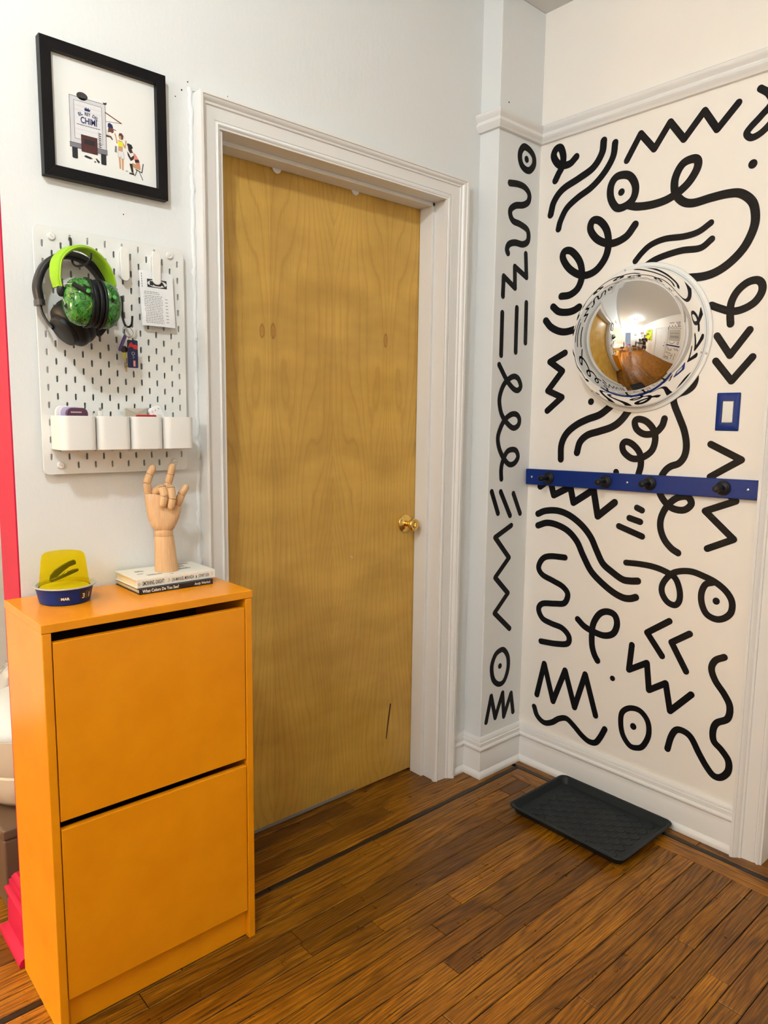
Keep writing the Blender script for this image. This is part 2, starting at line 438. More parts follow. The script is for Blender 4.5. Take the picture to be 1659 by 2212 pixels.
# walnut inlay lines and border strips
x = -1.7
for a, b in ((-1.7, -.35), (-.35, .62), (.62, 1.765)): plank(a, b, IY0, IY1, None).build('inlay_strip', M_INLAYX, fl)
for a, b in ((IY1, -.72), (-.72, -1.5), (-1.5, YB)): plank(1.765, 1.785, b, a, None).build('inlay_strip', M_INLAYX, fl)
for a, b in ((IY0, -.55), (-.55, -1.32), (-1.32, YB)): plank(1.695, 1.765, b, a, None).build('border_strip', M_OAKY, fl)
for a, b in ((.1, -.85), (-.85, -1.9), (-1.9, YB)): plank(1.785, W+.05, b, a, None).build('border_strip', M_OAKY, fl)
far.build('distant_planks', M_OAKX, fl, kind='stuff')

# ---- mouldings
def sweep(path, prof, flip=1):
    """profile (d out of the wall, z) swept along a floor-plan path with mitred corners; room on the right hand"""
    P = [Vector(p) for p in path]; R = []
    for i, p in enumerate(P):
        def nrm(a, b):
            t = (b-a).normalized(); return Vector((t.y, -t.x))*flip
        if i == 0: o = nrm(P[0], P[1])
        elif i == len(P)-1: o = nrm(P[-2], P[-1])
        else:
            n1, n2 = nrm(P[i-1], p), nrm(p, P[i+1]); o = (n1+n2); o = o/max(.2, o.dot(n1))
        R.append([(p.x+o.x*d, p.y+o.y*d, z) for d, z in prof])
    return MB().rings(R, True, True)
BASE = [(-.004,0),(.030,0),(.031,.008),(.028,.017),(.021,.022),(.019,.024),(.0185,.082),(.0165,.087),(.0165,.101),(.0195,.1035),(.022,.108),(.0215,.1135),(.018,.117),(.0155,.1185),(.0155,.132),(.012,.1335),(.0125,.139),(.009,.1465),(.006,.1505),(-.004,.151)]
struct(sweep([(1.508,0),(PX,0),(PX,PY),(W,PY),(W,-.956)], BASE).build('baseboard_right', M_TRIM, smooth=True))
RB = [(d*1.55, z*1.12) for d, z in BASE]
struct(sweep([(.30,TH),(XE,TH),(XE,.0)], RB).build('baseboard_end', M_RED, smooth=True))
struct(sweep([(W, OY1-.09),(W, YB),(.86,YB)], BASE).build('baseboard_front', M_TRIM, smooth=True))
struct(sweep([(-.13,YB),(XF,YB)], BASE).build('baseboard_far', M_TRIM, smooth=True))
RAIL = [(-.004,2.352),(.012,2.352),(.014,2.357),(.020,2.362),(.024,2.370),(.022,2.376),(.017,2.379),(.017,2.384),(.024,2.392),(.029,2.400),(.029,2.405),(.022,2.410),(.012,2.414),(-.004,2.417)]
struct(sweep([(PX,.0),(PX,PY),(W,PY),(W,YB)], RAIL).build('trim_1', M_TRIM, smooth=True))

# casing profile: (fraction of width from the inner edge, depth out of the wall)
CAS = [(0,.0),(0,.011),(.06,.012),(.09,.016),(.13,.0175),(.17,.016),(.19,.0125),(.235,.0125),(.25,.0145),(.66,.0175),(.68,.022),(.72,.0235),(.745,.0235),(.78,.027),(.84,.034),(.88,.035),(.90,.038),(1.0,.038),(1.0,.0)]
def casing(name, x0, x1, z1, wl_, wr_, wt, plane):
    """door casing: left stile, head, right stile joined by mitres; plane(x, d, z) -> 3D"""
    R = []
    for cx, sx, w_ , cz, wz in ((x0,-1,wl_,0,0),(x0,-1,wl_,z1,wt),(x1,1,wr_,z1,wt),(x1,1,wr_,0,0)):
        R.append([plane(cx+sx*f*w_, d, cz+f*wz) for f, d in CAS])
    return struct(MB().rings(R, True, True).build(name, M_TRIM, smooth=True))
casing('trim_2', .569, 1.431, 2.098, .067, .082, .072, lambda x, d, z: (x, -d, z))
casing('trim_3', -OY0, -OY1, OZ-.01, .086, .086, .08, lambda x, d, z: (W-d, -x, z))
casing('trim_4', -.03, .77, 2.05, .09, .09, .08, lambda x, d, z: (x, YB+d, z))
# thick lumpy paint where the casing meets the wall
def ridge(p0, p1, side, seed):
    n = 190; R_ = []; p0, p1 = Vector(p0), Vector(p1)
    for i in range(n+1):
        t = i/n; c = p0.lerp(p1, t); q = c*38+Vector((seed, 0, 0))
        c = c + side*(.0035*noise.noise(q)); w_ = .0075*(.75+.7*noise.noise(q*1.7)); d_ = .0045*(.7+1.1*abs(noise.noise(q*2.3)))
        R_.append([c + side*(w_*math.cos(a)) + Vector((0, -max(d_, .001)*math.sin(a), 0)) for a in [math.pi*k/6 for k in range(7)]])
    MB().rings(R_, False, False, closed=False).build('paint_ridge', M_WALL, bpy.data.objects['trim_2'], smooth=True, auto=False, fixn=False)
ridge((.4935, .0005, .93), (.4935, .0005, 2.18), Vector((-1, 0, 0)), 3.1)
ridge((.497, .0005, 2.1755), (1.52, .0005, 2.1755), Vector((0, 0, 1)), 9.7)
# jamb lining and stops of the wooden door
jm = MB()
for a, b in ((DX0-.001, DX0+.009), (DX1-.009, DX1+.001)): jm.box((a, -.004, 0), (b, TH+.03, DZ))
jm.box((DX0, -.004, DZ-.008), (DX1, TH+.03, DZ+.002))
jb = struct(jm.build('trim_6', M_TRIM, bev=.0015))
st = MB().box((DX0+.009, .052, 0), (DX0+.02, .114, DZ-.008)).box((DX1-.0205, .052, 0), (DX1-.009, .114, DZ-.008)).box((DX0+.009, .052, DZ-.020), (DX1-.009, .114, DZ-.008))
st.build('door_stop', M_TRIM, jb, bev=.0015)
for xx, zz in ((.826, 2.0865), (1.128, 2.0865)):
    MB().lathe([(.0002,0),(.0155,.0004),(.0155,.003),(.014,.004)], (xx, .114, zz+.003), (0,-1,0), 24).build('felt_pad', M_TRIM, jb)

# the wooden door
door = struct(MB().box((DX0+.012, .1157, .012), (DX1-.0122, .150, DZ-.0135)).build('door_1', M_BIRCH, bev=.0012))
MB().box((DX0+.02, .1140, .012), (DX1-.3, .1160, .022)).build('sweep_strip', mat('grey_sweep', (.22,.21,.2), .5), door)
kn = MB().lathe([(.033,0),(.0335,.0025),(.031,.0045),(.026,.006),(.020,.0105),(.0155,.013)], (1.379, .1157, .975), (0,-1,0), 40).build('rosette', M_BRASS, door, smooth=True, auto=False)
kb = MB().lathe([(.0115,.010),(.0105,.018),(.0115,.024),(.016,.031),(.021,.0375),(.0232,.0435),(.0228,.049),(.0205,.053),(.0195,.0535),(.0190,.0525),(.0120,.0528),(.0115,.0515),(.0105,.0515)], (1.379, .1157, .975), (0,-1,0), 40).build('knob', M_BRASS, door, smooth=True)
MB().lathe([(.0105,.0510),(.0104,.0545),(.009,.0555)], (1.379, .1157, .975), (0,-1,0), 24).build('thumb_turn_base', M_BRASS, kb, smooth=True)
MB().prism(rrect(-.0025, -.0085, .0025, .0085, .0024), 1, .0, .004).xf(Matrix.Translation((1.379, .1157-.0590, .975)) @ Matrix.Rotation(.35, 4, 'Y')).build('thumb_turn', M_BRASS, kb)
# scuffs where the door has been knocked
M_SCUFF = mat('pale_scuff', (.62, .52, .36), .6)
def poly_on_door(pts, m, name):
    MB().prism(pts, 1, .1151, .1160).build(name, m, door)
poly_on_door([(1.116,.885),(1.128,.882),(1.134,.874),(1.124,.878)], M_SCUFF, 'scuff')
poly_on_door([(1.317,.300),(1.323,.297),(1.313,.235),(1.302,.165),(1.298,.166),(1.306,.232)], mat('dark_scratch', (.05,.02,.006), .6), 'scratch')

# ---- strokes painted on the mural wall and on the pier
MURAL=[
 ('c',0.026,[(-0.237,2.276),(-0.209,2.259),(-0.168,2.266),(-0.142,2.300),(-0.150,2.323),(-0.170,2.323),(-0.183,2.290),(-0.179,2.257),(-0.165,2.236),(-0.153,2.216)]),
 ('c',0.026,[(-0.344,2.302),(-0.339,2.263),(-0.308,2.224),(-0.252,2.201),(-0.187,2.179),(-0.151,2.144),(-0.138,2.100)]),
 ('c',0.024,[(-0.388,2.284),(-0.382,2.240),(-0.351,2.196),(-0.305,2.160),(-0.249,2.136),(-0.206,2.109),(-0.182,2.070),(-0.175,2.044)]),
 ('z',0.022,[(-0.435,2.216),(-0.480,2.288),(-0.531,2.228),(-0.580,2.296),(-0.629,2.232),(-0.689,2.298),(-0.732,2.233),(-0.790,2.291)]),
 ('c',0.020,[(-0.850,2.312),(-0.874,2.291),(-0.884,2.263),(-0.858,2.236),(-0.830,2.212),(-0.820,2.197),(-0.835,2.182),(-0.862,2.189),(-0.889,2.212),(-0.908,2.240)]),
 ('o',0.026,[(-0.446,2.166),(-0.471,2.129),(-0.467,2.091),(-0.439,2.071),(-0.406,2.072),(-0.382,2.108),(-0.381,2.149),(-0.403,2.173)]),
 ('d',0.024,[(-0.421,2.119)]),
 ('c',0.026,[(-0.445,2.073),(-0.484,2.060),(-0.541,2.056),(-0.594,2.064),(-0.645,2.091),(-0.674,2.127),(-0.679,2.154),(-0.663,2.166),(-0.629,2.158),(-0.608,2.120),(-0.611,2.077),(-0.637,2.045),(-0.672,2.033),(-0.727,2.037),(-0.780,2.038),(-0.817,2.030),(-0.850,2.001),(-0.862,1.963),(-0.860,1.924),(-0.839,1.877),(-0.805,1.841),(-0.764,1.816),(-0.721,1.806),(-0.664,1.808)]),
 ('d',0.026,[(-0.844,2.107)]),
 ('c',0.020,[(-0.732,1.963),(-0.695,1.943),(-0.650,1.937),(-0.585,1.940),(-0.537,1.929),(-0.507,1.908),(-0.486,1.886)]),
 ('c',0.021,[(-0.738,1.914),(-0.704,1.893),(-0.647,1.895),(-0.594,1.889),(-0.552,1.879),(-0.516,1.861)]),
 ('c',0.026,[(-0.478,2.004),(-0.445,1.970),(-0.392,1.958),(-0.340,1.979),(-0.309,2.017),(-0.315,2.046),(-0.343,2.041),(-0.372,2.006),(-0.382,1.957),(-0.371,1.912),(-0.335,1.875),(-0.285,1.867),(-0.232,1.895),(-0.200,1.937),(-0.206,1.961),(-0.236,1.956),(-0.272,1.914),(-0.282,1.864),(-0.268,1.825),(-0.236,1.806),(-0.200,1.805)]),
 ('c',0.026,[(-0.166,1.771),(-0.191,1.752),(-0.225,1.746),(-0.254,1.749),(-0.277,1.759)]),
 ('c',0.026,[(-0.136,1.724),(-0.159,1.700),(-0.194,1.682),(-0.228,1.677),(-0.275,1.685)]),
 ('z',0.024,[(-0.226,1.602),(-0.162,1.573),(-0.218,1.537),(-0.158,1.467),(-0.221,1.442),(-0.159,1.393)]),
 ('d',0.024,[(-0.344,1.425)]),
 ('c',0.026,[(-0.443,1.427),(-0.412,1.400),(-0.379,1.378),(-0.334,1.363),(-0.288,1.342),(-0.248,1.310),(-0.228,1.268),(-0.228,1.215)]),
 ('c',0.026,[(-0.498,1.402),(-0.466,1.361),(-0.432,1.337),(-0.383,1.321),(-0.337,1.307),(-0.307,1.281),(-0.296,1.242)]),
 ('c',0.023,[(-0.622,1.367),(-0.614,1.342),(-0.591,1.320),(-0.555,1.315),(-0.526,1.331),(-0.517,1.355),(-0.529,1.365),(-0.558,1.358),(-0.585,1.332),(-0.594,1.299),(-0.584,1.261),(-0.550,1.236),(-0.514,1.232),(-0.483,1.252),(-0.476,1.276),(-0.489,1.288),(-0.516,1.278),(-0.542,1.250),(-0.548,1.212),(-0.541,1.178)]),
 ('c',0.023,[(-0.702,1.527),(-0.715,1.500),(-0.710,1.473),(-0.690,1.456),(-0.665,1.447),(-0.649,1.434),(-0.653,1.411),(-0.670,1.375),(-0.691,1.329),(-0.701,1.284),(-0.697,1.248),(-0.680,1.224),(-0.654,1.213),(-0.636,1.198),(-0.623,1.173),(-0.619,1.131),(-0.637,1.099),(-0.668,1.076),(-0.707,1.074),(-0.730,1.096),(-0.716,1.118),(-0.683,1.112),(-0.653,1.086),(-0.633,1.046),(-0.631,1.008),(-0.646,0.971),(-0.672,0.944),(-0.697,0.931)]),
 ('c',0.023,[(-0.751,1.715),(-0.778,1.703),(-0.813,1.691),(-0.846,1.694),(-0.878,1.710),(-0.896,1.736),(-0.896,1.760),(-0.881,1.774),(-0.853,1.770),(-0.826,1.748),(-0.811,1.717),(-0.810,1.683),(-0.813,1.654)]),
 ('z',0.022,[(-0.775,1.621),(-0.818,1.560),(-0.871,1.632)]),
 ('z',0.022,[(-0.776,1.545),(-0.828,1.483),(-0.885,1.552)]),
 ('z',0.022,[(-0.779,1.289),(-0.875,1.245),(-0.784,1.187),(-0.868,1.118),(-0.776,1.078),(-0.870,0.999),(-0.791,0.959)]),
 ('z',0.026,[(-0.141,1.107),(-0.184,1.138),(-0.204,1.079),(-0.275,1.116),(-0.291,1.059),(-0.372,1.113),(-0.394,1.020),(-0.458,1.075)]),
 ('z',0.022,[(-0.457,1.182),(-0.466,1.143)]),
 ('c',0.025,[(-0.136,1.001),(-0.170,1.016),(-0.224,1.022),(-0.277,1.010),(-0.330,0.980),(-0.370,0.941),(-0.397,0.895),(-0.424,0.853),(-0.461,0.829),(-0.503,0.809),(-0.532,0.808),(-0.562,0.813)]),
 ('c',0.025,[(-0.138,0.956),(-0.179,0.971),(-0.226,0.968),(-0.274,0.951),(-0.314,0.917),(-0.342,0.870),(-0.376,0.820),(-0.415,0.788),(-0.465,0.759),(-0.507,0.745),(-0.536,0.746),(-0.558,0.755)]),
 ('z',0.022,[(-0.543,1.065),(-0.562,1.058)]),
 ('z',0.022,[(-0.517,1.027),(-0.558,1.018)]),
 ('z',0.022,[(-0.479,0.994),(-0.568,0.969)]),
 ('c',0.023,[(-0.266,0.850),(-0.199,0.845),(-0.165,0.829),(-0.149,0.794),(-0.168,0.768),(-0.217,0.753),(-0.262,0.738),(-0.285,0.713),(-0.272,0.677),(-0.229,0.666),(-0.174,0.655),(-0.157,0.629),(-0.177,0.597),(-0.219,0.586),(-0.267,0.579),(-0.298,0.554),(-0.293,0.525),(-0.243,0.512),(-0.174,0.505)]),
 ('c',0.024,[(-0.333,0.628),(-0.363,0.607),(-0.402,0.596),(-0.445,0.592),(-0.480,0.608),(-0.493,0.644),(-0.482,0.675),(-0.452,0.682),(-0.422,0.667),(-0.400,0.629),(-0.395,0.588),(-0.398,0.544),(-0.409,0.513),(-0.423,0.493)]),
 ('c',0.021,[(-0.514,0.870),(-0.562,0.873),(-0.611,0.872),(-0.654,0.864),(-0.692,0.847),(-0.710,0.810),(-0.712,0.775),(-0.698,0.756),(-0.671,0.762),(-0.651,0.789),(-0.652,0.820),(-0.676,0.855),(-0.705,0.871),(-0.745,0.877),(-0.785,0.869),(-0.824,0.856),(-0.859,0.833),(-0.879,0.804),(-0.879,0.770),(-0.860,0.747),(-0.833,0.738),(-0.803,0.749),(-0.786,0.780),(-0.783,0.814),(-0.794,0.843),(-0.815,0.853)]),
 ('d',0.023,[(-0.831,0.796)]),
 ('z',0.022,[(-0.683,0.698),(-0.607,0.641),(-0.665,0.573)]),
 ('z',0.022,[(-0.754,0.671),(-0.695,0.628),(-0.750,0.543)]),
 ('z',0.022,[(-0.554,0.584),(-0.548,0.493),(-0.613,0.535),(-0.626,0.442),(-0.684,0.483),(-0.705,0.392),(-0.773,0.470)]),
 ('c',0.022,[(-0.869,0.622),(-0.842,0.604),(-0.832,0.574),(-0.847,0.538),(-0.878,0.502),(-0.897,0.468),(-0.893,0.427),(-0.861,0.402),(-0.851,0.373),(-0.856,0.339),(-0.882,0.318),(-0.905,0.291),(-0.907,0.257),(-0.888,0.229),(-0.864,0.224),(-0.839,0.245),(-0.811,0.282),(-0.783,0.324),(-0.757,0.338),(-0.731,0.334),(-0.715,0.305),(-0.705,0.258)]),
 ('z',0.023,[(-0.165,0.286),(-0.194,0.420),(-0.241,0.282),(-0.289,0.419),(-0.337,0.288),(-0.376,0.428),(-0.427,0.285)]),
 ('c',0.022,[(-0.155,0.234),(-0.171,0.201),(-0.204,0.184),(-0.239,0.196),(-0.272,0.222),(-0.305,0.233),(-0.339,0.215),(-0.373,0.191),(-0.403,0.178),(-0.431,0.182),(-0.449,0.206),(-0.468,0.247)]),
 ('o',0.020,[(-0.560,0.356),(-0.599,0.358),(-0.629,0.329),(-0.635,0.282),(-0.618,0.238),(-0.597,0.222),(-0.568,0.220),(-0.540,0.249),(-0.529,0.290),(-0.532,0.331)]),
 ('d',0.024,[(-0.577,0.294)]),
 ('d',0.020,[(-0.487,0.444)]),
]
PIER=[
 ('o',0.024,[(1.746,2.325),(1.779,2.320),(1.802,2.303),(1.804,2.277),(1.783,2.254),(1.758,2.250),(1.733,2.261),(1.722,2.284),(1.726,2.307)]),
 ('d',0.024,[(1.761,2.286)]),
 ('c',0.023,[(1.671,2.186),(1.718,2.192),(1.757,2.189),(1.783,2.171),(1.780,2.145),(1.751,2.127),(1.708,2.117),(1.681,2.099),(1.680,2.079),(1.697,2.062),(1.736,2.058),(1.776,2.048),(1.788,2.029),(1.783,2.005),(1.755,1.991),(1.711,1.990),(1.678,1.979),(1.667,1.960),(1.673,1.948)]),
 ('z',0.021,[(1.776,1.961),(1.785,1.879),(1.715,1.907),(1.720,1.833),(1.654,1.865),(1.653,1.797)]),
 ('z',0.021,[(1.653,1.738),(1.654,1.589)]),
 ('z',0.021,[(1.735,1.764),(1.737,1.606)]),
 ('z',0.021,[(1.790,1.788),(1.793,1.644)]),
 ('c',0.021,[(1.645,1.554),(1.691,1.502),(1.730,1.473),(1.758,1.467),(1.774,1.483),(1.759,1.509),(1.733,1.517),(1.703,1.506),(1.674,1.483),(1.655,1.444),(1.655,1.410),(1.671,1.373),(1.706,1.342),(1.741,1.327),(1.769,1.339),(1.773,1.362),(1.754,1.378),(1.723,1.377),(1.687,1.357),(1.662,1.323),(1.651,1.289),(1.662,1.250),(1.689,1.215),(1.721,1.192),(1.752,1.195),(1.773,1.217),(1.762,1.241),(1.736,1.247),(1.706,1.238),(1.683,1.203),(1.676,1.173),(1.679,1.139)]),
 ('z',0.021,[(1.626,1.094),(1.666,1.011)]),
 ('z',0.021,[(1.678,1.091),(1.738,0.997)]),
 ('z',0.021,[(1.754,1.080),(1.799,1.001)]),
 ('z',0.021,[(1.748,0.958),(1.654,0.921),(1.741,0.834),(1.662,0.767),(1.742,0.695),(1.665,0.629),(1.760,0.551)]),
 ('o',0.021,[(1.728,0.472),(1.756,0.438),(1.759,0.388),(1.737,0.344),(1.704,0.339),(1.671,0.366),(1.659,0.416),(1.674,0.456),(1.697,0.472)]),
 ('d',0.022,[(1.709,0.411)]),
 ('z',0.020,[(1.637,0.202),(1.662,0.301),(1.691,0.206),(1.731,0.297),(1.744,0.197),(1.784,0.283),(1.801,0.201)]),
]

for kd, w_, pts in MURAL:
    V, F = stroke2d(kd, w_, pts)
    solid_stroke(V, F, lambda p, h: (W-h, p[0], p[1]), .0007).build('painted_stroke', M_INK, wr, fixn=False)
pier = bpy.data.objects['wall_pier']
for kd, w_, pts in PIER:
    V, F = stroke2d(kd, w_, pts)
    solid_stroke(V, F, lambda p, h: (p[0], PY-h, p[1]), .0007).build('painted_stroke', M_INK, pier, fixn=False)
# second mural on the wall opposite, seen in the dome mirror
def wv(x0, x1, z, amp, n, ph=0): return [(x0+(x1-x0)*i/(4*n), z+amp*math.sin(i*math.pi/2+ph)) for i in range(4*n+1)]
def loops(x0, x1, z, r, n):
    out = []
    for i in range(n*8+1):
        a = i*math.pi/4; out.append((x0+(x1-x0)*i/(n*8)+r*.7*math.sin(a), z-r*math.cos(a)))
    return out
M2 = [('c', loops(.86,1.62,2.12,.06,4)), ('z', [(.98+.06*i, 2.30+.06*(i % 2)) for i in range(6)]), ('o', [(1.62+.05*math.cos(a), 2.31+.05*math.sin(a)) for a in [i*.785 for i in range(8)]]),
      ('c', [(1.40,2.34),(1.46,2.28),(1.52,2.18),(1.60,2.12),(1.68,2.10)]), ('c', [(1.46,2.36),(1.52,2.30),(1.58,2.22),(1.66,2.17)]), ('c', wv(.86,1.66,2.00,.02,5)),
      ('c', loops(.82,.82,1.75,.05,1)), ('z', [(.80+.04*(i % 2), 1.60-.06*i) for i in range(6)]), ('c', [(1.0,1.28),(1.08,1.20),(1.2,1.18),(1.3,1.24),(1.36,1.30)]), ('o', [(1.55+.05*math.cos(a), 1.24+.06*math.sin(a)) for a in [i*.785 for i in range(8)]]),
      ('c', [(.95,.95),(1.05,.86),(1.18,.84),(1.28,.92)]), ('c', [(.98,.86),(1.07,.78),(1.18,.77),(1.28,.82)]), ('c', wv(1.4,1.70,.90,.05,2)), ('o', [(1.0+.05*math.cos(a), .62+.05*math.sin(a)) for a in [i*.785 for i in range(8)]]),
      ('z', [(1.10+.05*i, .58+.06*(i % 2)) for i in range(5)]), ('c', [(1.1,.50),(1.2,.47),(1.3,.50),(1.4,.47)]), ('c', loops(.92,1.25,.32,.06,3)), ('z', [(1.38+.06*(i % 2), .62-.06*i) for i in range(7)]), ('c', [(1.55,.66),(1.62,.55),(1.56,.44),(1.64,.33),(1.60,.24)]), ('c', wv(.9,1.3,.20,.015,4))]
for kd, pts in M2:
    V, F = stroke2d(kd, .022, pts)
    solid_stroke(V, F, lambda p, h: (p[0], YB+h, p[1]), .0007).build('painted_stroke', M_INK, wf, fixn=False)

# doors on the other walls
d2 = struct(MB().box((W+.05, OY1+.005, .01), (W+.085, OY0-.005, OZ-.005)).build('door_2', M_WOODW))
for z0, z1 in ((.15,.85),(1.0,1.92)):
    MB().box((W+.044, OY1+.13, z0), (W+.056, OY0-.13, z1)).build('door_panel', M_WOODW, d2, bev=.004)
d3 = struct(MB().box((-.02, YB-.004, .012), (.76, YB+.012, 2.045)).build('door_3', M_WOODW, bev=.002))
MB().lathe([(.012,0),(.012,.004),(.006,.006)], (.37, YB+.012, 1.52), (0,1,0), 16).build('peephole', M_STEEL, d3)
MB().lathe([(.03,0),(.03,.01),(.012,.016),(.012,.04),(.026,.05),(.026,.062),(.015,.068)], (.68, YB+.012, 1.0), (0,1,0), 20).build('door_handle', M_STEEL, d3, smooth=True)
MB().lathe([(.028,0),(.028,.012),(.02,.016)], (.68, YB+.012, 1.18), (0,1,0), 20).build('deadbolt', M_STEEL, d3, smooth=True)

# nail holes and old screw marks left in the wall
for x_, z_, r_ in ((.4695,2.168,.0022),(.4865,2.192,.0018),(.452,2.148,.0015),(.310,1.838,.0016),(.600,2.19,.0012)):
    MB().lathe([(r_,-.001),(r_,.0004)], (x_, 0, z_), (0,-1,0), 8).build('nail_hole', M_DARK, wb)
MB().lathe([(.0028,-.001),(.0028,.0005)], (1.652, PY, 2.448), (0,-1,0), 8).build('nail_hole', M_DARK, pier)
# ------------------------------------------------------------------ ceiling light and lamp
cl = thing('ceiling_light', 'flush ceiling light with three glowing bulbs near the middle of the ceiling', 'ceiling light', (LIGHT_POS[0], LIGHT_POS[1], CEIL))
MB().lathe([(.0,0),(.13,0),(.13,-.012),(.11,-.025),(.02,-.032)], (*LIGHT_POS, CEIL), (0,0,1), 40).build('canopy', M_STEEL, cl, smooth=True)
for i in range(3):
    a = .5 + i*2*math.pi/3; c = Vector((LIGHT_POS[0]+.05*math.cos(a), LIGHT_POS[1]+.05*math.sin(a), CEIL-.028))
    MB().lathe([(.016,0),(.018,-.02),(.020,-.045),(.017,-.05)], c, (0,0,1), 20).build('socket', M_WHITEP, cl, smooth=True)
    l = bpy.data.lights.new('bulb', 'POINT'); l.energy = BULB_W; l.color = BULB_COL; l.shadow_soft_size = .02
    lo = bpy.data.objects.new('bulb', l); COL.objects.link(lo); lo.parent = cl; lo.location = c + Vector((0,0,-.072)) - Vector(cl.location)

def lamp_at(loc):
    t = thing('table_lamp', 'table lamp with a drum shade on the white desk beyond the red wall end', 'lamp', loc)
    x, y, z = loc
    MB().lathe([(.07,0),(.07,.012),(.02,.02),(.016,.16),(.02,.18),(.012,.30)], loc, (0,0,1), 24).build('lamp_base', M_STEEL, t, smooth=True)
    sh = mat('lamp_shade', (.85,.78,.62), .8); tr = nd(sh, 'ShaderNodeBsdfTranslucent'); tr.inputs[0].default_value = (.95,.85,.65,1)
    mx = nd(sh, 'ShaderNodeMixShader'); mx.inputs[0].default_value = .7; lk(sh, pb(sh).outputs[0], mx.inputs[1]); lk(sh, tr.outputs[0], mx.inputs[2]); lk(sh, mx.outputs[0], sh.node_tree.nodes['Material Output'].inputs['Surface'])
    MB().lathe([(.145,.26),(.128,.36),(.11,.46)], loc, (0,0,1), 32, cap0=False, cap1=False).build('lamp_shade', sh, t, smooth=True)
    l = bpy.data.lights.new('lamp_bulb', 'POINT'); l.energy = LAMP_W; l.color = LAMP_COL; l.shadow_soft_size = .045
    lo = bpy.data.objects.new('lamp_bulb', l); COL.objects.link(lo); lo.parent = t; lo.location = (0, 0, .36)
lamp_at((-1.95, .42, .745+.35))

# ------------------------------------------------------------------ orange shoe cabinet
cab = thing('shoe_cabinet', 'narrow orange lacquered shoe cabinet with two tilting fronts against the wall', 'cabinet', (.246, -.14, 0))
CX0, CX1, CYF, CYB = .0, .491, -.274, -.006
for a, b in ((CX0, CX0+.0185), (CX1-.0185, CX1)):
    MB().box((a, CYF, 0), (b, CYB, .911)).build('side_panel', M_ORANGE, cab, bev=.0022)
MB().box((CX0-.0015, CYF-.001, .9115), (CX1+.0015, CYB, .9305)).build('top', M_ORANGE, cab, bev=.0015)
MB().box((CX0+.019, CYB-.006, .05), (CX1-.019, CYB-.001, .91)).build('back_panel', mat('brown_board', (.05,.02,.008), .7), cab)
MB().box((CX0+.019, CYF+.016, .003), (CX1-.019, CYF+.030, .079)).build('plinth', M_ORANGE, cab, bev=.001)
def front(z0, z1, tilt):
    b = MB().box((CX0+.0205, CYF+.002, z0), (CX1-.0205, CYF+.018, z1))
    P = Vector((0, CYF+.01, z0)); b.xf(Matrix.Translation(P) @ Matrix.Rotation(tilt, 4, 'X') @ Matrix.Translation(-P))
    o = b.build('front', M_ORANGE, cab, bev=.0015)
    return o
front(.4965, .8895, .004); front(.080, .4785, .004)
for z in (.492, .055): MB().box((CX0+.0195, CYF+.03, z-.008), (CX1-.0195, CYB-.008, z+.002)).build('inner_shelf', mat('brown_board', (.05,.02,.008), .7), cab)

# ------------------------------------------------------------------ framed print
fr = thing('framed_print', 'black square frame with a food truck cartoon on white paper above the pegboard', 'picture', (.270, 0, 1.886))
F0, F1, FZ0, FZ1 = .1245, .4165, 1.886, 2.178
bw = .0245
def frame_bar(p):
    return p
def fbar(quad):
    (a, b, c, d) = quad          # outer pair a,b ; inner pair c,d (x,z)
    ring = lambda y, q: [(x, y, z) for x, z in q]
    return MB().rings([ring(-.001, [a,b,c,d]), ring(-.0225, [a,b,c,d])], True, True)
O = [(F0,FZ0),(F1,FZ0),(F1,FZ1),(F0,FZ1)]; I = [(F0+bw,FZ0+bw),(F1-bw,FZ0+bw),(F1-bw,FZ1-bw),(F0+bw,FZ1-bw)]
for i in range(4): fbar((O[i], O[(i+1) % 4], I[(i+1) % 4], I[i])).build('frame_bar', M_FRAME, fr, bev=.0008)
pp = MB().box((F0+bw-.003, -.0085, FZ0+bw-.003), (F1-bw+.003, -.004, FZ1-bw+.003)).build('print', M_PRINT, fr)
# the drawing: local units, x right and z up across the sheet (0..1)
SX0, SX1, SZ0, SZ1 = F0+bw, F1-bw, FZ0+bw, FZ1-bw
def S(p): return (SX0+(SX1-SX0)*p[0], SZ0+(SZ1-SZ0)*p[1])
LAY = [.0087]
def art(name, pts, col, layer=0):
    yy = -.0087 - .00012*layer
    MB().prism([S(p) for p in pts], 1, yy-.00008, -.0084).build(name, mat('ink_%02x%02x%02x' % tuple(int(c*255) for c in col), col, .7), pp)
def artline(name, pts, w, col, layer=0, closed=False):
    yy = -.0087 - .00012*layer
    V, F = [], []
    seq = list(pts)+([pts[0]] if closed else [])
    for a, b in zip(seq[:-1], seq[1:]):
        v, f = ribbon2d([S(a), S(b)], w); o = len(V); V += v; F += [tuple(i+o for i in q) for q in f]
    for a in seq:
        v, f = disc2d(S(a), w/2, 8); o = len(V); V += v; F += [tuple(i+o for i in q) for q in f]
    MB().add([(p[0], yy, p[1]) for p in V], F).build(name, mat('ink_%02x%02x%02x' % tuple(int(c*255) for c in col), col, .7), pp, fixn=False)
K = (.015,.014,.018); NAVY = (.012,.014,.10); BRN = (.07,.016,.014); GRY = (.20,.19,.22); SKIN = (.55,.31,.17); DSK = (.035,.016,.011); MID = (.13,.045,.025)
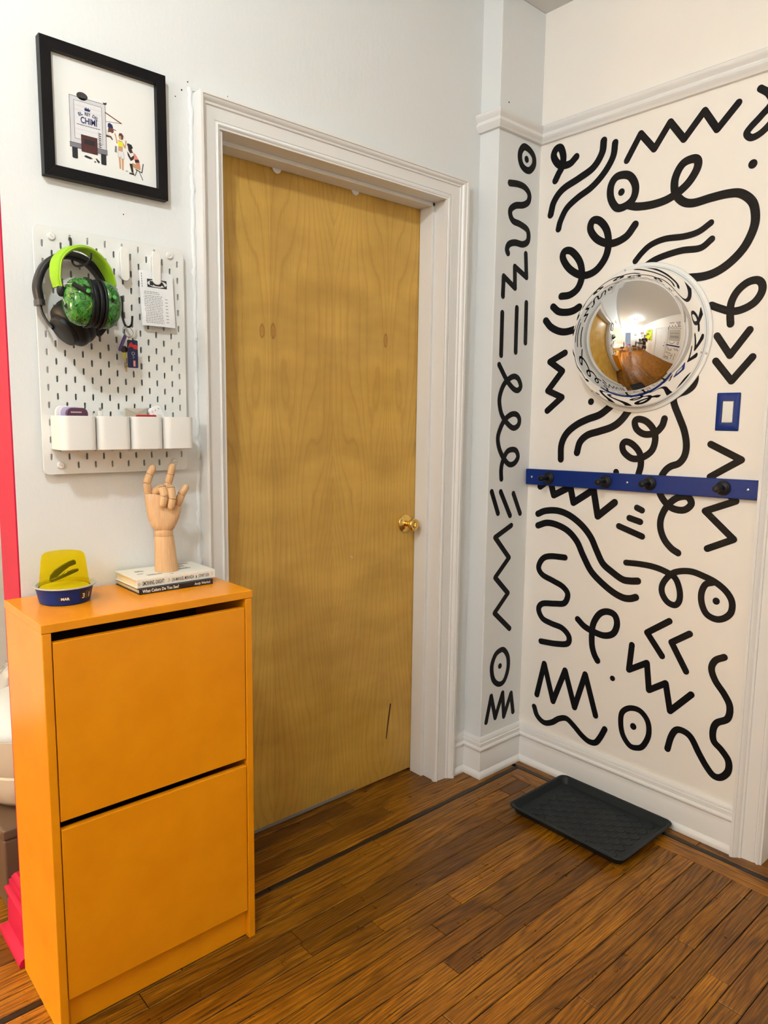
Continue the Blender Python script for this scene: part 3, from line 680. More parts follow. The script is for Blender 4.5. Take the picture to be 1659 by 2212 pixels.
# truck body (pixel-measured corners of the sheet give these fractions)
art('truck_body', [(.165,.255),(.50,.255),(.50,.675),(.165,.675)], (.62,.61,.64), 0)
art('truck_panel', [(.205,.30),(.465,.30),(.465,.640),(.205,.640)], (.72,.71,.73), 1)
artline('truck_outline', [(.165,.255),(.50,.255),(.50,.675),(.165,.675)], .0009, K, 2, True)
artline('panel_outline', [(.205,.30),(.465,.30),(.465,.640),(.205,.640)], .0007, K, 2, True)
for zz in (.345,.39,.435,.60,.56): artline('board_line', [(.212,zz),(.458,zz)], .0004, (.35,.34,.36), 2)
art('bumper', [(.155,.215),(.508,.215),(.508,.258),(.155,.258)], GRY, 3)
artline('bumper_edge', [(.155,.215),(.508,.215)], .0009, K, 4); artline('bumper_edge', [(.155,.258),(.508,.258)], .0009, K, 4)
for x0 in (.175,.445): art('tyre', [(x0,.125),(x0+.008,.118),(x0+.045,.118),(x0+.05,.125),(x0+.05,.215),(x0,.215)], K, 3)
art('hatch', [(.262,.195),(.412,.195),(.412,.345),(.262,.345)], BRN, 5); artline('hatch_outline', [(.262,.195),(.412,.195),(.412,.345),(.262,.345)], .0007, K, 6, True)
art('hatch_window', [(.288,.268),(.388,.268),(.388,.312),(.288,.312)], K, 6)
art('pumpkin', [(.285+.052*math.cos(a)*1.0, .690+.036*math.sin(a)) for a in [i*math.pi/10 for i in range(20)]], (.045,.04,.042), 0)
for dx in (-.03,-.01,.012,.034): artline('pumpkin_rib', [(.285+dx,.665),(.285+dx*1.2,.69),(.285+dx,.716)], .0005, K, 1)
art('rooster', [(.478,.690),(.487,.676),(.512,.676),(.517,.702),(.508,.694),(.495,.690)], K, 1)
art('crown', [(.304,.568),(.352,.568),(.358,.594),(.346,.584),(.339,.602),(.328,.586),(.316,.603),(.309,.584),(.298,.594)], NAVY, 3)
MNAVY = mat('navy_ink', NAVY, .7)
def lettering(body, x, z, h, wid, bold=0, parent=None, mt=MNAVY, yy=-.0094, rot=0.0):
    me = text_mesh(body, h, .00004, bold, width=wid); o = place_text('lettering', me, mt, (*[S((x,z))[0]], yy, S((x,z))[1]), (math.cos(rot),0,math.sin(rot)), (-math.sin(rot),0,math.cos(rot)), pp); return o
lettering('EL', .250, .508, .0100, .010, .0002, rot=.45); lettering('REY', .303, .526, .0100, .013, .0002, rot=.0); lettering('DEL', .370, .527, .0100, .014, .0002, rot=-.42)
lettering('CHIMI', .262, .452, .0190, .0370, .0004)
for i in range(9): artline('slogan', [(.232+.024*i,.432),(.250+.024*i,.432)], .0011, NAVY, 3)
for i in range(7): artline('side_scrawl', [(.425,.40-.02*i),(.452,.392-.02*i),(.430,.388-.02*i)], .0012, K, 3)
artline('awning', [(.50,.605),(.655,.545)], .0024, (.20,.03,.035), 1); artline('awning_strut', [(.655,.545),(.50,.525)], .0008, K, 1)
art('vendor_cap', [(.520,.480),(.522,.512),(.540,.522),(.565,.508),(.573,.478)], NAVY, 2); art('vendor_brim', [(.565,.475),(.600,.470),(.600,.464),(.565,.466)], (.25,.03,.03), 2)
art('vendor_face', [(.525,.480),(.572,.476),(.578,.446),(.562,.432),(.545,.440),(.520,.430)], MID, 1); art('vendor_shirt', [(.503,.452),(.522,.446),(.538,.410),(.503,.405)], (.7,.68,.66), 1); art('vendor_arm', [(.503,.405),(.550,.402),(.568,.372),(.558,.370),(.540,.388),(.503,.385)], MID, 2)
art('woman_hair', [(.622,.420),(.632,.452),(.655,.455),(.672,.435),(.668,.405),(.655,.392)], (.12,.035,.02), 1); art('woman_face', [(.622,.425),(.648,.428),(.652,.400),(.632,.392)], SKIN, 2)
art('woman_arm', [(.590,.440),(.598,.430),(.606,.392),(.612,.350),(.600,.350),(.594,.400),(.582,.438)], SKIN, 1); art('woman_arm', [(.660,.372),(.672,.330),(.690,.320),(.698,.360),(.705,.395),(.690,.398),(.686,.345),(.672,.362)], SKIN, 1)
art('woman_body', [(.618,.385),(.660,.380),(.662,.320),(.660,.280),(.615,.280),(.618,.330)], SKIN, 1); art('yellow_top', [(.616,.375),(.662,.372),(.662,.330),(.618,.328)], (.75,.72,.02), 2); art('woman_shorts', [(.613,.285),(.670,.282),(.675,.222),(.645,.215),(.642,.238),(.636,.222),(.612,.228)], (.74,.73,.72), 2)
art('woman_leg', [(.618,.228),(.638,.228),(.640,.120),(.624,.120)], SKIN, 1); art('woman_leg', [(.646,.222),(.668,.222),(.664,.112),(.650,.112)], SKIN, 1)
artline('woman_outline', [(.613,.285),(.612,.228),(.636,.222),(.642,.238),(.645,.215),(.675,.222),(.670,.282)], .0004, K, 3); art('bag', [(.580,.268),(.602,.262),(.604,.320),(.586,.325)], GRY, 1)
art('man_hair', [(.705,.360),(.712,.378),(.750,.372),(.765,.345),(.745,.325)], K, 2); art('man_face', [(.712,.350),(.750,.330),(.765,.300),(.735,.290),(.720,.310)], DSK, 1); art('man_arm', [(.705,.300),(.722,.282),(.740,.250),(.775,.280),(.770,.240),(.740,.218),(.712,.260)], DSK, 2)
art('man_vest', [(.768,.300),(.790,.292),(.825,.240),(.838,.170),(.800,.185),(.775,.235)], (.65,.22,.17), 1); art('vest_band', [(.782,.240),(.820,.248),(.828,.222),(.784,.212)], K, 2); art('man_shorts', [(.755,.205),(.800,.195),(.838,.165),(.830,.150),(.775,.160),(.758,.170)], (.50,.28,.12), 2); art('man_leg', [(.725,.190),(.758,.195),(.760,.160),(.765,.110),(.745,.110),(.735,.150)], DSK, 1); art('man_shoe', [(.720,.105),(.768,.108),(.775,.088),(.722,.092)], K, 2)
artline('stool', [(.788,.148),(.850,.130),(.858,.165),(.866,.215)], .0022, K, 2); artline('stool', [(.800,.140),(.778,.085)], .0016, K, 2); artline('stool', [(.822,.136),(.858,.062)], .0016, K, 2)
art('puddle', [(.282,.155),(.300,.168),(.345,.160),(.368,.148),(.340,.140),(.300,.146)], K, 0); art('bottle', [(.392,.158),(.400,.162),(.432,.138),(.425,.120),(.410,.128)], K, 0); art('pebble', [(.375,.128),(.388,.134),(.398,.126),(.386,.118)], K, 0); art('fish_bones', [(.680,.112),(.700,.120),(.712,.112),(.698,.104)], (.35,.36,.36), 0)

# ------------------------------------------------------------------ pegboard
PB0, PB1, PBZ0, PBZ1, PBY = .0947, .4547, 1.2148, 1.7748, -.0195
peg = thing('pegboard', 'white slotted pegboard screwed to the wall under the framed print', 'pegboard', ((PB0+PB1)/2, 0, PBZ0))
cu = bpy.data.curves.new('board', 'CURVE'); cu.dimensions = '2D'; cu.fill_mode = 'BOTH'; cu.extrude = .0022; cu.bevel_depth = .0006; cu.bevel_resolution = 1
def spl(pts):
    s = cu.splines.new('POLY'); s.points.add(len(pts)-1); s.use_cyclic_u = True
    for p, q in zip(s.points, pts): p.co = (q[0], q[1], 0, 1)
spl(rrect(PB0+.0006, PBZ0+.0006, PB1-.0006, PBZ1-.0006, .012, 6))
screws = [(.1330,1.7535),(.4160,1.7545),(.1318,1.2365),(.4165,1.2360)]
def slot(cx, cz):
    if min((cx-a)**2+(cz-b)**2 for a, b in screws) < .012**2: return
    if cx < PB0+.008 or cx > PB1-.008 or cz < PBZ0+.012 or cz > PBZ1-.012: return
    spl(rrect(cx-.0031, cz-.0082, cx+.0031, cz+.0082, .0030, 3))
for j in range(-1, 15):
    for i in range(0, 10):
        slot(.1133+.0405*i, 1.7360-.0400*j); slot(.1133+.02025+.0405*i, 1.7560-.0400*j)
tmp = bpy.data.objects.new('tmp_board', cu); COL.objects.link(tmp)
dg = bpy.context.evaluated_depsgraph_get(); me = bpy.data.meshes.new_from_object(tmp.evaluated_get(dg)); bpy.data.objects.remove(tmp)
me.transform(Matrix.Rotation(math.pi/2, 4, 'X')); me.materials.clear()
link('board', me, M_BOARD, (0, PBY+.0027, 0), peg)
for sx_, sz_ in screws:
    o = MB().lathe([(.0082,0),(.0082,.003),(.0072,.0042),(.0004,.0044)], (sx_, PBY-.0006, sz_), (0,-1,0), 24).build('screw_cap', M_WHITEP, peg, smooth=True)
    MB().box((sx_-.0045, PBY-.0053, sz_-.0005), (sx_+.0045, PBY-.0047, sz_+.0005)).xf(Matrix.Translation((sx_,0,sz_)) @ Matrix.Rotation(random.uniform(-.9,.9), 4, 'Y') @ Matrix.Translation((-sx_,0,-sz_))).build('screw_slot', M_GREY, o)
    MB().lathe([(.007,0),(.007,.016)], (sx_, PBY+.004, sz_), (0,1,0), 16).build('spacer', M_WHITEP, peg)

def container(x0, label):
    x1 = x0+.0785; d0, d1, z0, z1 = -PBY+.0012, .1010, 1.2735, 1.3520; r = .017; w = .0018
    def loop(ins, z):
        pts = [(x1-ins, -d0-ins)]
        a, b = x1-ins, x0+ins; rr = r-ins; n = 7
        fr_ = [( (a-rr)+rr*math.cos(t), -(d1-ins-rr)-rr*math.sin(t)) for t in [math.pi/2*k/n for k in range(n+1)]]
        fl_ = [( (b+rr)-rr*math.sin(t), -(d1-ins-rr)-rr*math.cos(t)) for t in [math.pi/2*k/n for k in range(n+1)]]
        pts += fr_ + fl_ + [(x0+ins, -d0-ins)]
        return [(p[0], p[1], z) for p in pts]
    t = thing('pegboard_container', label, 'container', ((x0+x1)/2, -(d0+d1)/2, z0), 'white containers hung on the pegboard')
    b = MB().rings([loop(.0015, z0), loop(0, z0+.0015), loop(0, z1-.0006), loop(.0006, z1), loop(w, z1), loop(w, z0+.002)], True, True)
    b.build('cup', M_WHITEP, t, smooth=True)
    MB().box((x0+.012, PBY-.0012, z0+.045), (x0+.017, PBY+.010, z0+.055)).build('hook_tab', M_WHITEP, t)
    MB().box((x1-.017, PBY-.0012, z0+.045), (x1-.012, PBY+.010, z0+.055)).build('hook_tab', M_WHITEP, t)
    return t
container(.1135, 'white pegboard cup holding three rounded lilac and purple cases')
container(.1945, 'white pegboard cup with a charging cable plug sticking out')
container(.2755, 'white pegboard cup holding a beige card sleeve and a red notebook')
container(.3565, 'white pegboard cup holding a white remote control')
# things in the cups
def slab(x0, x1, z0, z1, y, th, r, m, name, label, cat, tilt=0.0, roll_=0.0):
    b = MB().prism(rrect(-(x1-x0)/2, 0, (x1-x0)/2, z1-z0, r), 1, -th/2, th/2)
    b.xf(Matrix.Translation(((x0+x1)/2, y, z0)) @ Matrix.Rotation(roll_, 4, 'Y') @ Matrix.Rotation(tilt, 4, 'X'))
    o = b.build(name, m, bev=.0012); tag(o, label, cat); return o
M_LILAC = mat('lilac_plastic', (.55,.50,.72), .3); M_PLUM = mat('plum_plastic', (.09,.035,.07), .15)
slab(.1165, .1660, 1.2790, 1.3745, -.046, .009, .014, M_WHITEP, 'earphone_case', 'white rounded case at the back of the leftmost cup', 'case')
slab(.1225, .1720, 1.2790, 1.3730, -.0575, .009, .014, M_LILAC, 'earphone_case', 'pale lilac rounded case between the white and the plum one', 'case')
pc = slab(.1330, .1805, 1.2790, 1.3705, -.070, .011, .013, M_PLUM, 'earphone_case', 'dark plum glossy case at the front of the leftmost cup', 'case')
for i in range(7):
    MB().box((.1420+.0035*i, -.0761, 1.3590), (.1442+.0035*i, -.0755, 1.3615)).build('printed_mark', mat('pale_print', (.7,.65,.68), .6), pc)
cb_ = thing('charging_cable', 'white charging cable with a metal-tipped plug in the second cup', 'cable', (.213, -.062, 1.279))
MB().tube(catmull([(.228,-.07,1.280),(.240,-.06,1.30),(.232,-.055,1.325),(.218,-.06,1.345),(.213,-.062,1.352)]), .0019).build('cord', M_WHITEP, cb_, smooth=True)
MB().prism(rrect(.2085,-.0655,.2185,-.0590,.0025), 2, 1.351, 1.3645).xf(Matrix.Translation((0,0,0))).build('plug_body', M_WHITEP, cb_)
MB().prism(rrect(.2098,-.0640,.2165,-.0608,.0014), 2, 1.3640, 1.3715).build('plug_tip', M_STEEL, cb_)
ab = thing('power_adapter', 'small white plug tip beside the charging cable in the second cup', 'plug', (.205, -.050, 1.279))
MB().tube([(.205,-.050,1.279),(.205,-.050,1.345)], .002).build('cord', M_WHITEP, ab); MB().prism(rrect(.2015,-.053,.2085,-.047,.002), 2, 1.344, 1.3585).build('plug_body', M_WHITEP, ab)
ws = slab(.2805, .3370, 1.2800, 1.3725, -.040, .004, .003, mat('beige_card', (.52,.47,.38), .7), 'card_sleeve', 'beige paper card sleeve standing in the third cup', 'sleeve')
MB().prism([(.2815,1.3715),(.336,1.3715),(.3088,1.3585)], 1, -.0428, -.0421).build('flap', mat('beige_card2', (.58,.53,.44), .7), ws)
slab(.2980, .3480, 1.2800, 1.3565, -.068, .007, .002, mat('red_cover', (.45,.008,.012), .5), 'notebook', 'small red notebook poking out of the third cup', 'notebook')
slab(.3395, .3470, 1.2800, 1.3740, -.030, .006, .002, mat('clear_case', (.45,.45,.47), .12), 'clear_case', 'slim grey plastic case between the beige sleeve and the remote', 'case')
rm = slab(.370, .402, 1.2830, 1.3850, -.062, .008, .008, mat('remote_white', (.86,.86,.86), .3), 'remote_control', 'white remote control leaning left in the rightmost cup', 'remote', 0, -.42)
def on_remote(u, v, r, name, m):
    p = Matrix.Translation((.386, -.062, 1.2830)) @ Matrix.Rotation(-.42, 4, 'Y') @ Vector((u, -.0042, v))
    MB().lathe([(r,0),(r,.0006),(r*.8,.0009)], p, (0,-1,0), 16).build(name, m, rm)
for u, v, r in ((-.009,.094,.0016),(0,.094,.0013),(.009,.094,.0016),(-.0095,.084,.0022)): on_remote(u, v, r, 'button', M_GREY)
on_remote(0, .073, .0095, 'dial', mat('dial_white', (.74,.74,.74), .35))

# clips, receipt
def clip(xc, z1, label):
    t = thing('pegboard_clip', label, 'clip', (xc, PBY, z1-.079), 'white pegboard clips')
    MB().prism(rrect(xc-.0105, z1-.0785, xc+.0105, z1, .0104, 8), 1, -.0395, -.0345).build('lever', M_WHITEP, t, bev=.0012)
    MB().prism(rrect(xc-.0105, z1-.070, xc+.0105, z1-.006, .0095, 8), 1, -.0262, PBY-.0005).build('backplate', M_WHITEP, t, bev=.001)
    MB().box((xc-.006, -.0346, z1-.032), (xc+.006, -.026, z1-.026)).build('hinge', M_WHITEP, t)
    MB().box((xc-.0025, -.0265, z1-.004), (xc+.0025, PBY+.006, z1+.003)).build('hook_tab', M_WHITEP, t)
clip(.2940, 1.7535, 'empty white pegboard clip beside the green headband'); clip(.3735, 1.7545, 'white pegboard clip gripping the paper receipt')
RX0, RX1, RZ0, RZ1 = .3330, .4185, 1.5755, 1.7075
def rc(u, v):     # paper sags and curls a little
    x = RX0+(RX1-RX0)*u; z = RZ0+(RZ1-RZ0)*v
    d = .0305+.004*(1-v)**2 + .0035*math.sin(u*2.6+.5)*(1-v) - .004*max(0, .08-u)/.08
    return Vector((x + .003*(1-v), -d, z))
g = MB(); NU, NV = 14, 20
g.add([rc(i/NU, j/NV) for j in range(NV+1) for i in range(NU+1)], [(j*(NU+1)+i, j*(NU+1)+i+1, (j+1)*(NU+1)+i+1, (j+1)*(NU+1)+i) for j in range(NV) for i in range(NU)])
rec = g.build('receipt', mat('thermal_paper', (.80,.81,.83), .6), smooth=True, fixn=False); tag(rec, 'folded white store receipt with a black logo held by a clip', 'receipt')
M_TI = mat('thermal_ink', (.02,.02,.022), .7); M_TL = mat('faded_thermal_ink', (.20,.20,.22), .7)
def rquad(name, u0, u1, v0, v1, m, h=.0003):
    n = 6; vs_ = []
    for j in range(2):
        for i in range(n+1):
            p = rc(u0+(u1-u0)*i/n, (v0, v1)[j]); vs_.append(p+Vector((0,-h,0)))
    MB().add(vs_, [(i, i+1, n+2+i, n+1+i) for i in range(n)]).build(name, m, rec, fixn=False)
rquad('logo_block', .205, .80, .710, .860, M_TI)
el = MB(); c0 = [(.5025+.288*math.cos(a), .785+.066*math.sin(a)) for a in [i*math.pi/16 for i in range(32)]]
el.add([rc(*p)+Vector((0,-.0006,0)) for p in c0], [tuple(range(32))]).build('logo_oval', mat('logo_white', (.78,.79,.8), .6), rec, fixn=False)
me = text_mesh('IKEA', .0125, .00003, .0009, width=.0400)
p = rc(.275, .752); place_text('lettering', me, M_TI, p+Vector((0,-.0010,0)), (1,0,0), (0,0,1), rec)
rr = random.Random(5); v = .62
for i in range(19):
    u = .07 + rr.uniform(0, .05)
    if i in (2,): v -= .012
    while u < (.62 if i > 1 else .55):
        w_ = rr.uniform(.02, .075); rquad('print_line', u, min(u+w_, .64), v, v+.0095, M_TL); u += w_+.018
    if i > 2 and i % 2 == 1: rquad('print_line', .72, .80, v-.006, v+.004, M_TL)
    v -= .0305
for i in range(6): rquad('side_print', .045, .062, .70+.045*i, .73+.045*i, M_TL)

# hooks
def jhook(x, z, d1, tip, label):
    t = thing('pegboard_hook', label, 'hook', (x, PBY, z-.07), 'black pegboard hooks')
    MB().tube(catmull([(x,PBY+.006,z),(x,PBY-.005,z+.001),(x,PBY-.0065,z-.006),(x,PBY-.0055,z-.030),(x+.001,PBY-.0065,z-.052),(x+.004,PBY-.012,z-.066),(x+.008,PBY-.022,z-.0705),(x+.012,PBY-.030,z-.064),(x+.0135,PBY-.032,z-.045)], sub=6), .0026, 10).build('rod', M_BLACKM, t, smooth=True)
    return t
jhook(.2893, 1.6375, 0, 0, 'black curved pegboard hook carrying the key ring')
h1 = thing('pegboard_hook', 'black pegboard hook carrying the headphones and green ear defenders', 'hook', (.1735, PBY, 1.70), 'black pegboard hooks')
MB().tube(catmull([(.1735,PBY+.006,1.7545),(.1735,PBY-.005,1.755),(.1735,PBY-.007,1.745),(.174,PBY-.007,1.715),(.176,PBY-.012,1.698),(.179,PBY-.035,1.690),(.183,PBY-.075,1.690),(.185,PBY-.094,1.698),(.1853,PBY-.098,1.7095)], sub=6), .0026, 10).build('rod', M_BLACKM, h1, smooth=True)

# keys
kx, ky, kz = .2925, -.047, 1.5545
kr = thing('key_ring', 'steel split ring with keys and tags hanging from the lower hook', 'keys', (kx, ky, 1.458))
MB().tube([(kx+.0128*math.cos(a), ky+.006*math.sin(a), kz+.0128*math.sin(a)) for a in [i*math.pi/16 for i in range(33)]], .0009, 6).build('split_ring', M_STEEL, kr, smooth=True)
MB().tube([(kx+.002,ky-.002,1.5425),(kx+.003,ky-.003,1.533)], .0022, 8).build('swivel', M_STEEL, kr)
def rot_at(p, ang, ax='Y'): return Matrix.Translation(p) @ Matrix.Rotation(ang, 4, ax) @ Matrix.Translation(-Vector(p))
kc = MB().prism(rrect(.2862, 1.4690, .3122, 1.5348, .0028), 1, -.0555, -.0547).build('key_card', mat('navy_card', (.010,.018,.085), .25), kr)
MB().prism([(.287,1.514),(.2915,1.5265),(.297,1.531),(.300,1.524),(.304,1.5245),(.309,1.524),(.3115,1.520),(.3115,1.5135),(.303,1.5135),(.299,1.518),(.292,1.518)], 1, -.0559, -.0554).build('red_patch', mat('card_red', (.55,.02,.02), .4), kc)
MB().prism([(.2870,1.5270),(.2905,1.5330),(.311,1.5330),(.311,1.526),(.299,1.5318)], 1, -.0558, -.0554).build('dark_patch', mat('card_dark', (.008,.008,.02), .4), kc)
V, F = stroke2d('o', .0007, [(.3003+.0035*math.cos(a), 1.5035+.0035*math.sin(a)) for a in [i*.785 for i in range(8)]]); MB().add([(q[0], -.0558, q[1]) for q in V], F).build('round_emblem', mat('card_white', (.75,.75,.75), .5), kc, fixn=False)
for q in range(3): MB().box((.2997+.0022*q, -.0558, 1.4905+.002*q), (.3006+.0022*q, -.0554, 1.4985-.002*q)).build('small_print', mat('card_grey', (.25,.28,.38), .5), kc)
MB().box((.3000,-.0558,1.4725), (.3052,-.0554,1.4865)).build('pink_label', mat('card_pink', (.75,.28,.25), .5), kc)
pt = MB().prism(rrect(-.0055,-.043,.0055,.0,.005), 1, -.0015, .0015).xf(Matrix.Translation((.2855,-.050,1.5470)) @ Matrix.Rotation(.40, 4, 'Y') @ Matrix.Rotation(.7, 4, 'Z')).build('purple_tag', mat('purple_tag', (.085,.045,.24), .4), kr, bev=.0005)
MB().lathe([(.0085,0),(.0085,.0018)], (.2815,-.0465,1.5120), (0,-1,0), 20).xf(rot_at((.2815,-.0465,1.512), .2)).build('key_head', mat('dark_key', (.06,.045,.035), .4, .6), kr)
MB().prism([(.2760,1.5035),(.2835,1.5060),(.2850,1.4940),(.2800,1.4900),(.2762,1.4955)], 1, -.0500,-.0482).build('yellow_key_cap', mat('yellow_cap', (.55,.50,.04), .4), kr)
MB().prism([(.2825,1.4920),(.2862,1.4920),(.2862,1.4800),(.2854,1.4760),(.2864,1.4720),(.2856,1.4670),(.2850,1.4585),(.2825,1.4600)], 1, -.0515,-.0497).build('brass_blade', M_BRASS, kr)
# ------------------------------------------------------------------ headphones and ear defenders on the upper hook
def band(pts, wdir, width, thick, n=8, roundk=.45, wfun=None):
    P = catmull([Vector(p) for p in pts], sub=6); wd = Vector(wdir).normalized(); R = []
    for i, p in enumerate(P):
        t = (P[min(i+1, len(P)-1)]-P[max(i-1, 0)]).normalized(); nn = t.cross(wd).normalized(); b = nn.cross(t).normalized()
        k = wfun(i/(len(P)-1)) if wfun else 1.0
        ring = []
        for q in rrect(-width*k/2, -thick/2, width*k/2, thick/2, thick*roundk, 3): ring.append(p + b*q[0] + nn*q[1])
        R.append(ring)
    return MB().rings(R, True, True)
def V3(x, d, z): return Vector((x, -d, z))
# black over-ear headphones (behind)
hp = thing('headphones', 'black over-ear headphones hanging behind the green ear defenders', 'headphones', (.165, -.05, 1.50))
bp = [V3(.0935,.047,1.606),V3(.0905,.047,1.640),V3(.106,.047,1.680),V3(.136,.047,1.705),V3(.169,.047,1.7125),V3(.203,.047,1.702),V3(.231,.047,1.672),V3(.246,.047,1.632),V3(.247,.047,1.60)]
MB.rings  # noqa
bd = band(bp, (0,1,0), .034, .0155).build('headband', M_BLACKP, hp, smooth=True)
band([V3(.0935,.047,1.606),V3(.0936,.047,1.600),V3(.0938,.047,1.594)], (0,1,0), .037, .0185).build('band_end_ring', mat('dark_trim', (.02,.02,.022), .3), bd, smooth=True)
band([V3(.095,.047,1.596),V3(.098,.050,1.578),V3(.105,.056,1.560),V3(.114,.064,1.545)], (0.2,1,0), .014, .005).build('yoke', M_BLACKP, hp, smooth=True)
band([V3(.2465,.047,1.602),V3(.245,.046,1.585),V3(.240,.046,1.565)], (0,1,0), .014, .005).build('yoke', M_BLACKP, hp, smooth=True)
def ear_cup(c, ax, R, nm='ear_cup'):
    a = Vector(ax).normalized()
    cup = MB().lathe([(R*.60,-.028),(R*.86,-.0295),(R*.98,-.023),(R,-.014),(R*.97,-.006),(R*.955,-.0048),(R*.965,-.0035),(R*.965,.002),(R*.93,.009),(R*.80,.015),(R*.70,.017),(R*.69,.0172)], c, a, 40, 1, .88, xref=(0,0,1)).build(nm, mat('black_leatherette', (.006,.006,.007), .42, spec=.18), hp, smooth=True, auto=False)
    MB().lathe([(R*.67,.0165),(R*.67,.025),(R*.645,.0275),(R*.62,.0282)], c, a, 40, 1, .88, xref=(0,0,1)).build('outer_disc', mat('dark_grey_disc', (.010,.0115,.0125), .42, spec=.2), cup, smooth=True)
    return cup
ear_cup(V3(.1500,.0745,1.5540), (-.74,-.17,-.64), .0540)
ear_cup(V3(.2060,.0640,1.5700), (.86,-.05,-.50), .0380)
# green kids' ear defenders (in front)
gm = thing('ear_defenders', 'lime banded ear defenders with jungle-print green shells on the hook', 'ear defenders', (.185, -.10, 1.545))
AX = Vector((.994, .105, 0)); NV_ = Vector((-.30, .954, 0))
gb = [V3(.108,.128,1.626),V3(.1045,.127,1.650),V3(.110,.122,1.682),V3(.128,.116,1.704),V3(.150,.110,1.7165),V3(.175,.103,1.7195),V3(.200,.094,1.7125),V3(.222,.085,1.696),V3(.238,.079,1.674),V3(.2475,.075,1.652)]
gbo = band(gb, NV_, .034, .010, wfun=lambda t: .62+.38*min(1, 4*min(t, 1-t)+.35) if True else 1).build('headband', M_LIME, gm, smooth=True)
for sgn in (-1, 1):
    P = catmull(gb, sub=6); pts = []
    for i, p in enumerate(P):
        t = i/(len(P)-1); k = .62+.38*min(1, 4*min(t, 1-t)+.35); pts.append(p + NV_*sgn*.017*k)
    MB().tube(pts, .0016, 6).build('piping', M_LIMED, gbo, smooth=True)
OC = V3(.1755,.1400,1.5975)
def shell(s):
    a = AX*s
    pr_ = [(.0,.0),(.044,.001),(.052,.006),(.0525,.011),(.049,.0135)]
    MB().lathe([(r,h) for r,h in [(.040,.0002),(.050,.0015),(.0525,.006),(.050,.0115),(.047,.0125)]], OC, a, 40, 1, .78, xref=(0,0,1)).build('cushion', mat('black_leatherette', (.006,.006,.007), .42, spec=.18), gm, smooth=True, auto=False)
    MB().lathe([(.053,.0122),(.0545,.0135),(.0545,.0165),(.053,.0178)], OC, a, 40, 1, .78, xref=(0,0,1)).build('seal_plate', M_BLACKP, gm, smooth=True)
    MB().lathe([(.0515,.0172),(.0520,.024),(.0505,.036),(.0440,.0475),(.0330,.0550),(.0200,.0590),(.004,.0605)], OC, a, 40, 1, .80, xref=(0,0,1)).build('shell', M_JUNGLE, gm, smooth=True, auto=False)
shell(-1); shell(1)
def arm(p0, p1, p2, wire_r=.0011):
    w_ = MB().tube([p0, p0.lerp(p1,.5)+Vector((0,0,.003)), p1], wire_r, 6).build('wire', M_STEEL, gm, smooth=True)
    return band([p1, p1.lerp(p2,.5), p2], Vector((0,0,1)), .010, .006).build('arm', M_BLACKP, gm, smooth=True)
a1 = arm(V3(.112,.132,1.626), V3(.1225,.176,1.629), V3(.1575,.187,1.610))
MB().lathe([(.0042,0),(.0042,.0015),(.003,.002)], V3(.1495,.1905,1.6150), (0,-1,0), 18).build('pivot_pin', mat('green_pin', (.05,.35,.05), .4), a1)
arm(V3(.112,.130,1.612), V3(.1150,.150,1.588), V3(.126,.155,1.576), .0009)
a2 = arm(V3(.248,.082,1.654), V3(.240,.115,1.637), V3(.2050,.181,1.604))
MB().lathe([(.0042,0),(.0042,.0015),(.003,.002)], V3(.2080,.1845,1.6100), (0,-1,0), 18).build('pivot_pin', mat('green_pin', (.05,.35,.05), .4), a2)
for p, r in ((V3(.1115,.136,1.618), .011), (V3(.2490,.076,1.652), .008)):
    MB().lathe([(r*.8,-.003),(r,-.002),(r,.003),(r*.7,.005),(r*.3,.006)], p, (-.3,-.95,0), 18, .8, 1.15).build('slider_block', M_BLACKP, gm, smooth=True)

# ------------------------------------------------------------------ novelty calendar tin with yellow cup
ZT = .9305
TC = Vector((.1040, -.0980, ZT))
tin = thing('calendar_tin', 'navy round calendar tin with grey rim reading MAR 31 on the cabinet', 'calendar', TC)
MB().lathe([(.0515,0),(.0535,.0012),(.0545,.004),(.0615,.036),(.0625,.0385),(.0600,.0385),(.0590,.034),(.045,.0335),(.0005,.0335)], TC, (0,0,1), 56).build('tin_body', M_BLUE, tin, smooth=True)
MB().lathe([(.0610,.0372),(.0672,.0385),(.0680,.0400),(.0670,.0415),(.0605,.0405),(.0575,.0370),(.0560,.0340),(.0590,.0340)], TC, (0,0,1), 56, cap0=False, cap1=False).build('rim', M_GREY, tin, smooth=True)
MB().lathe([(.0006,.0340),(.0525,.0340),(.0525,.0346),(.0006,.0346)], TC, (0,0,1), 40).build('tin_floor', mat('pale_floor', (.62,.60,.50), .5), tin)
fd = Vector((-.53, -1.69, 0)).normalized()
def on_tin(ang, z): 
    R_ = .0545 + (z-.004)/.032*.007
    d = Matrix.Rotation(ang, 3, 'Z') @ fd
    return TC + Vector((d.x*R_, d.y*R_, z)), d
def tin_patch(name, a0, a1, z0, z1, m, h=.0005, parent=tin):
    n = 8; vs_ = []
    for zz in (z0, z1):
        for i in range(n+1):
            p, d = on_tin(a0+(a1-a0)*i/n, zz); vs_.append(p+d*h)
    return MB().add(vs_, [(i, i+1, n+2+i, n+1+i) for i in range(n)]).build(name, m, parent, fixn=False)
M_WIN = mat('black_window', (.006,.006,.007), .3); M_LET = mat('white_lettering', (.80,.80,.78), .5)
tw = tin_patch('month_window', -.25, .22, .0125, .0215, M_WIN)
tw2 = tin_patch('day_window',   .56, 1.16, .011, .030, M_WIN)
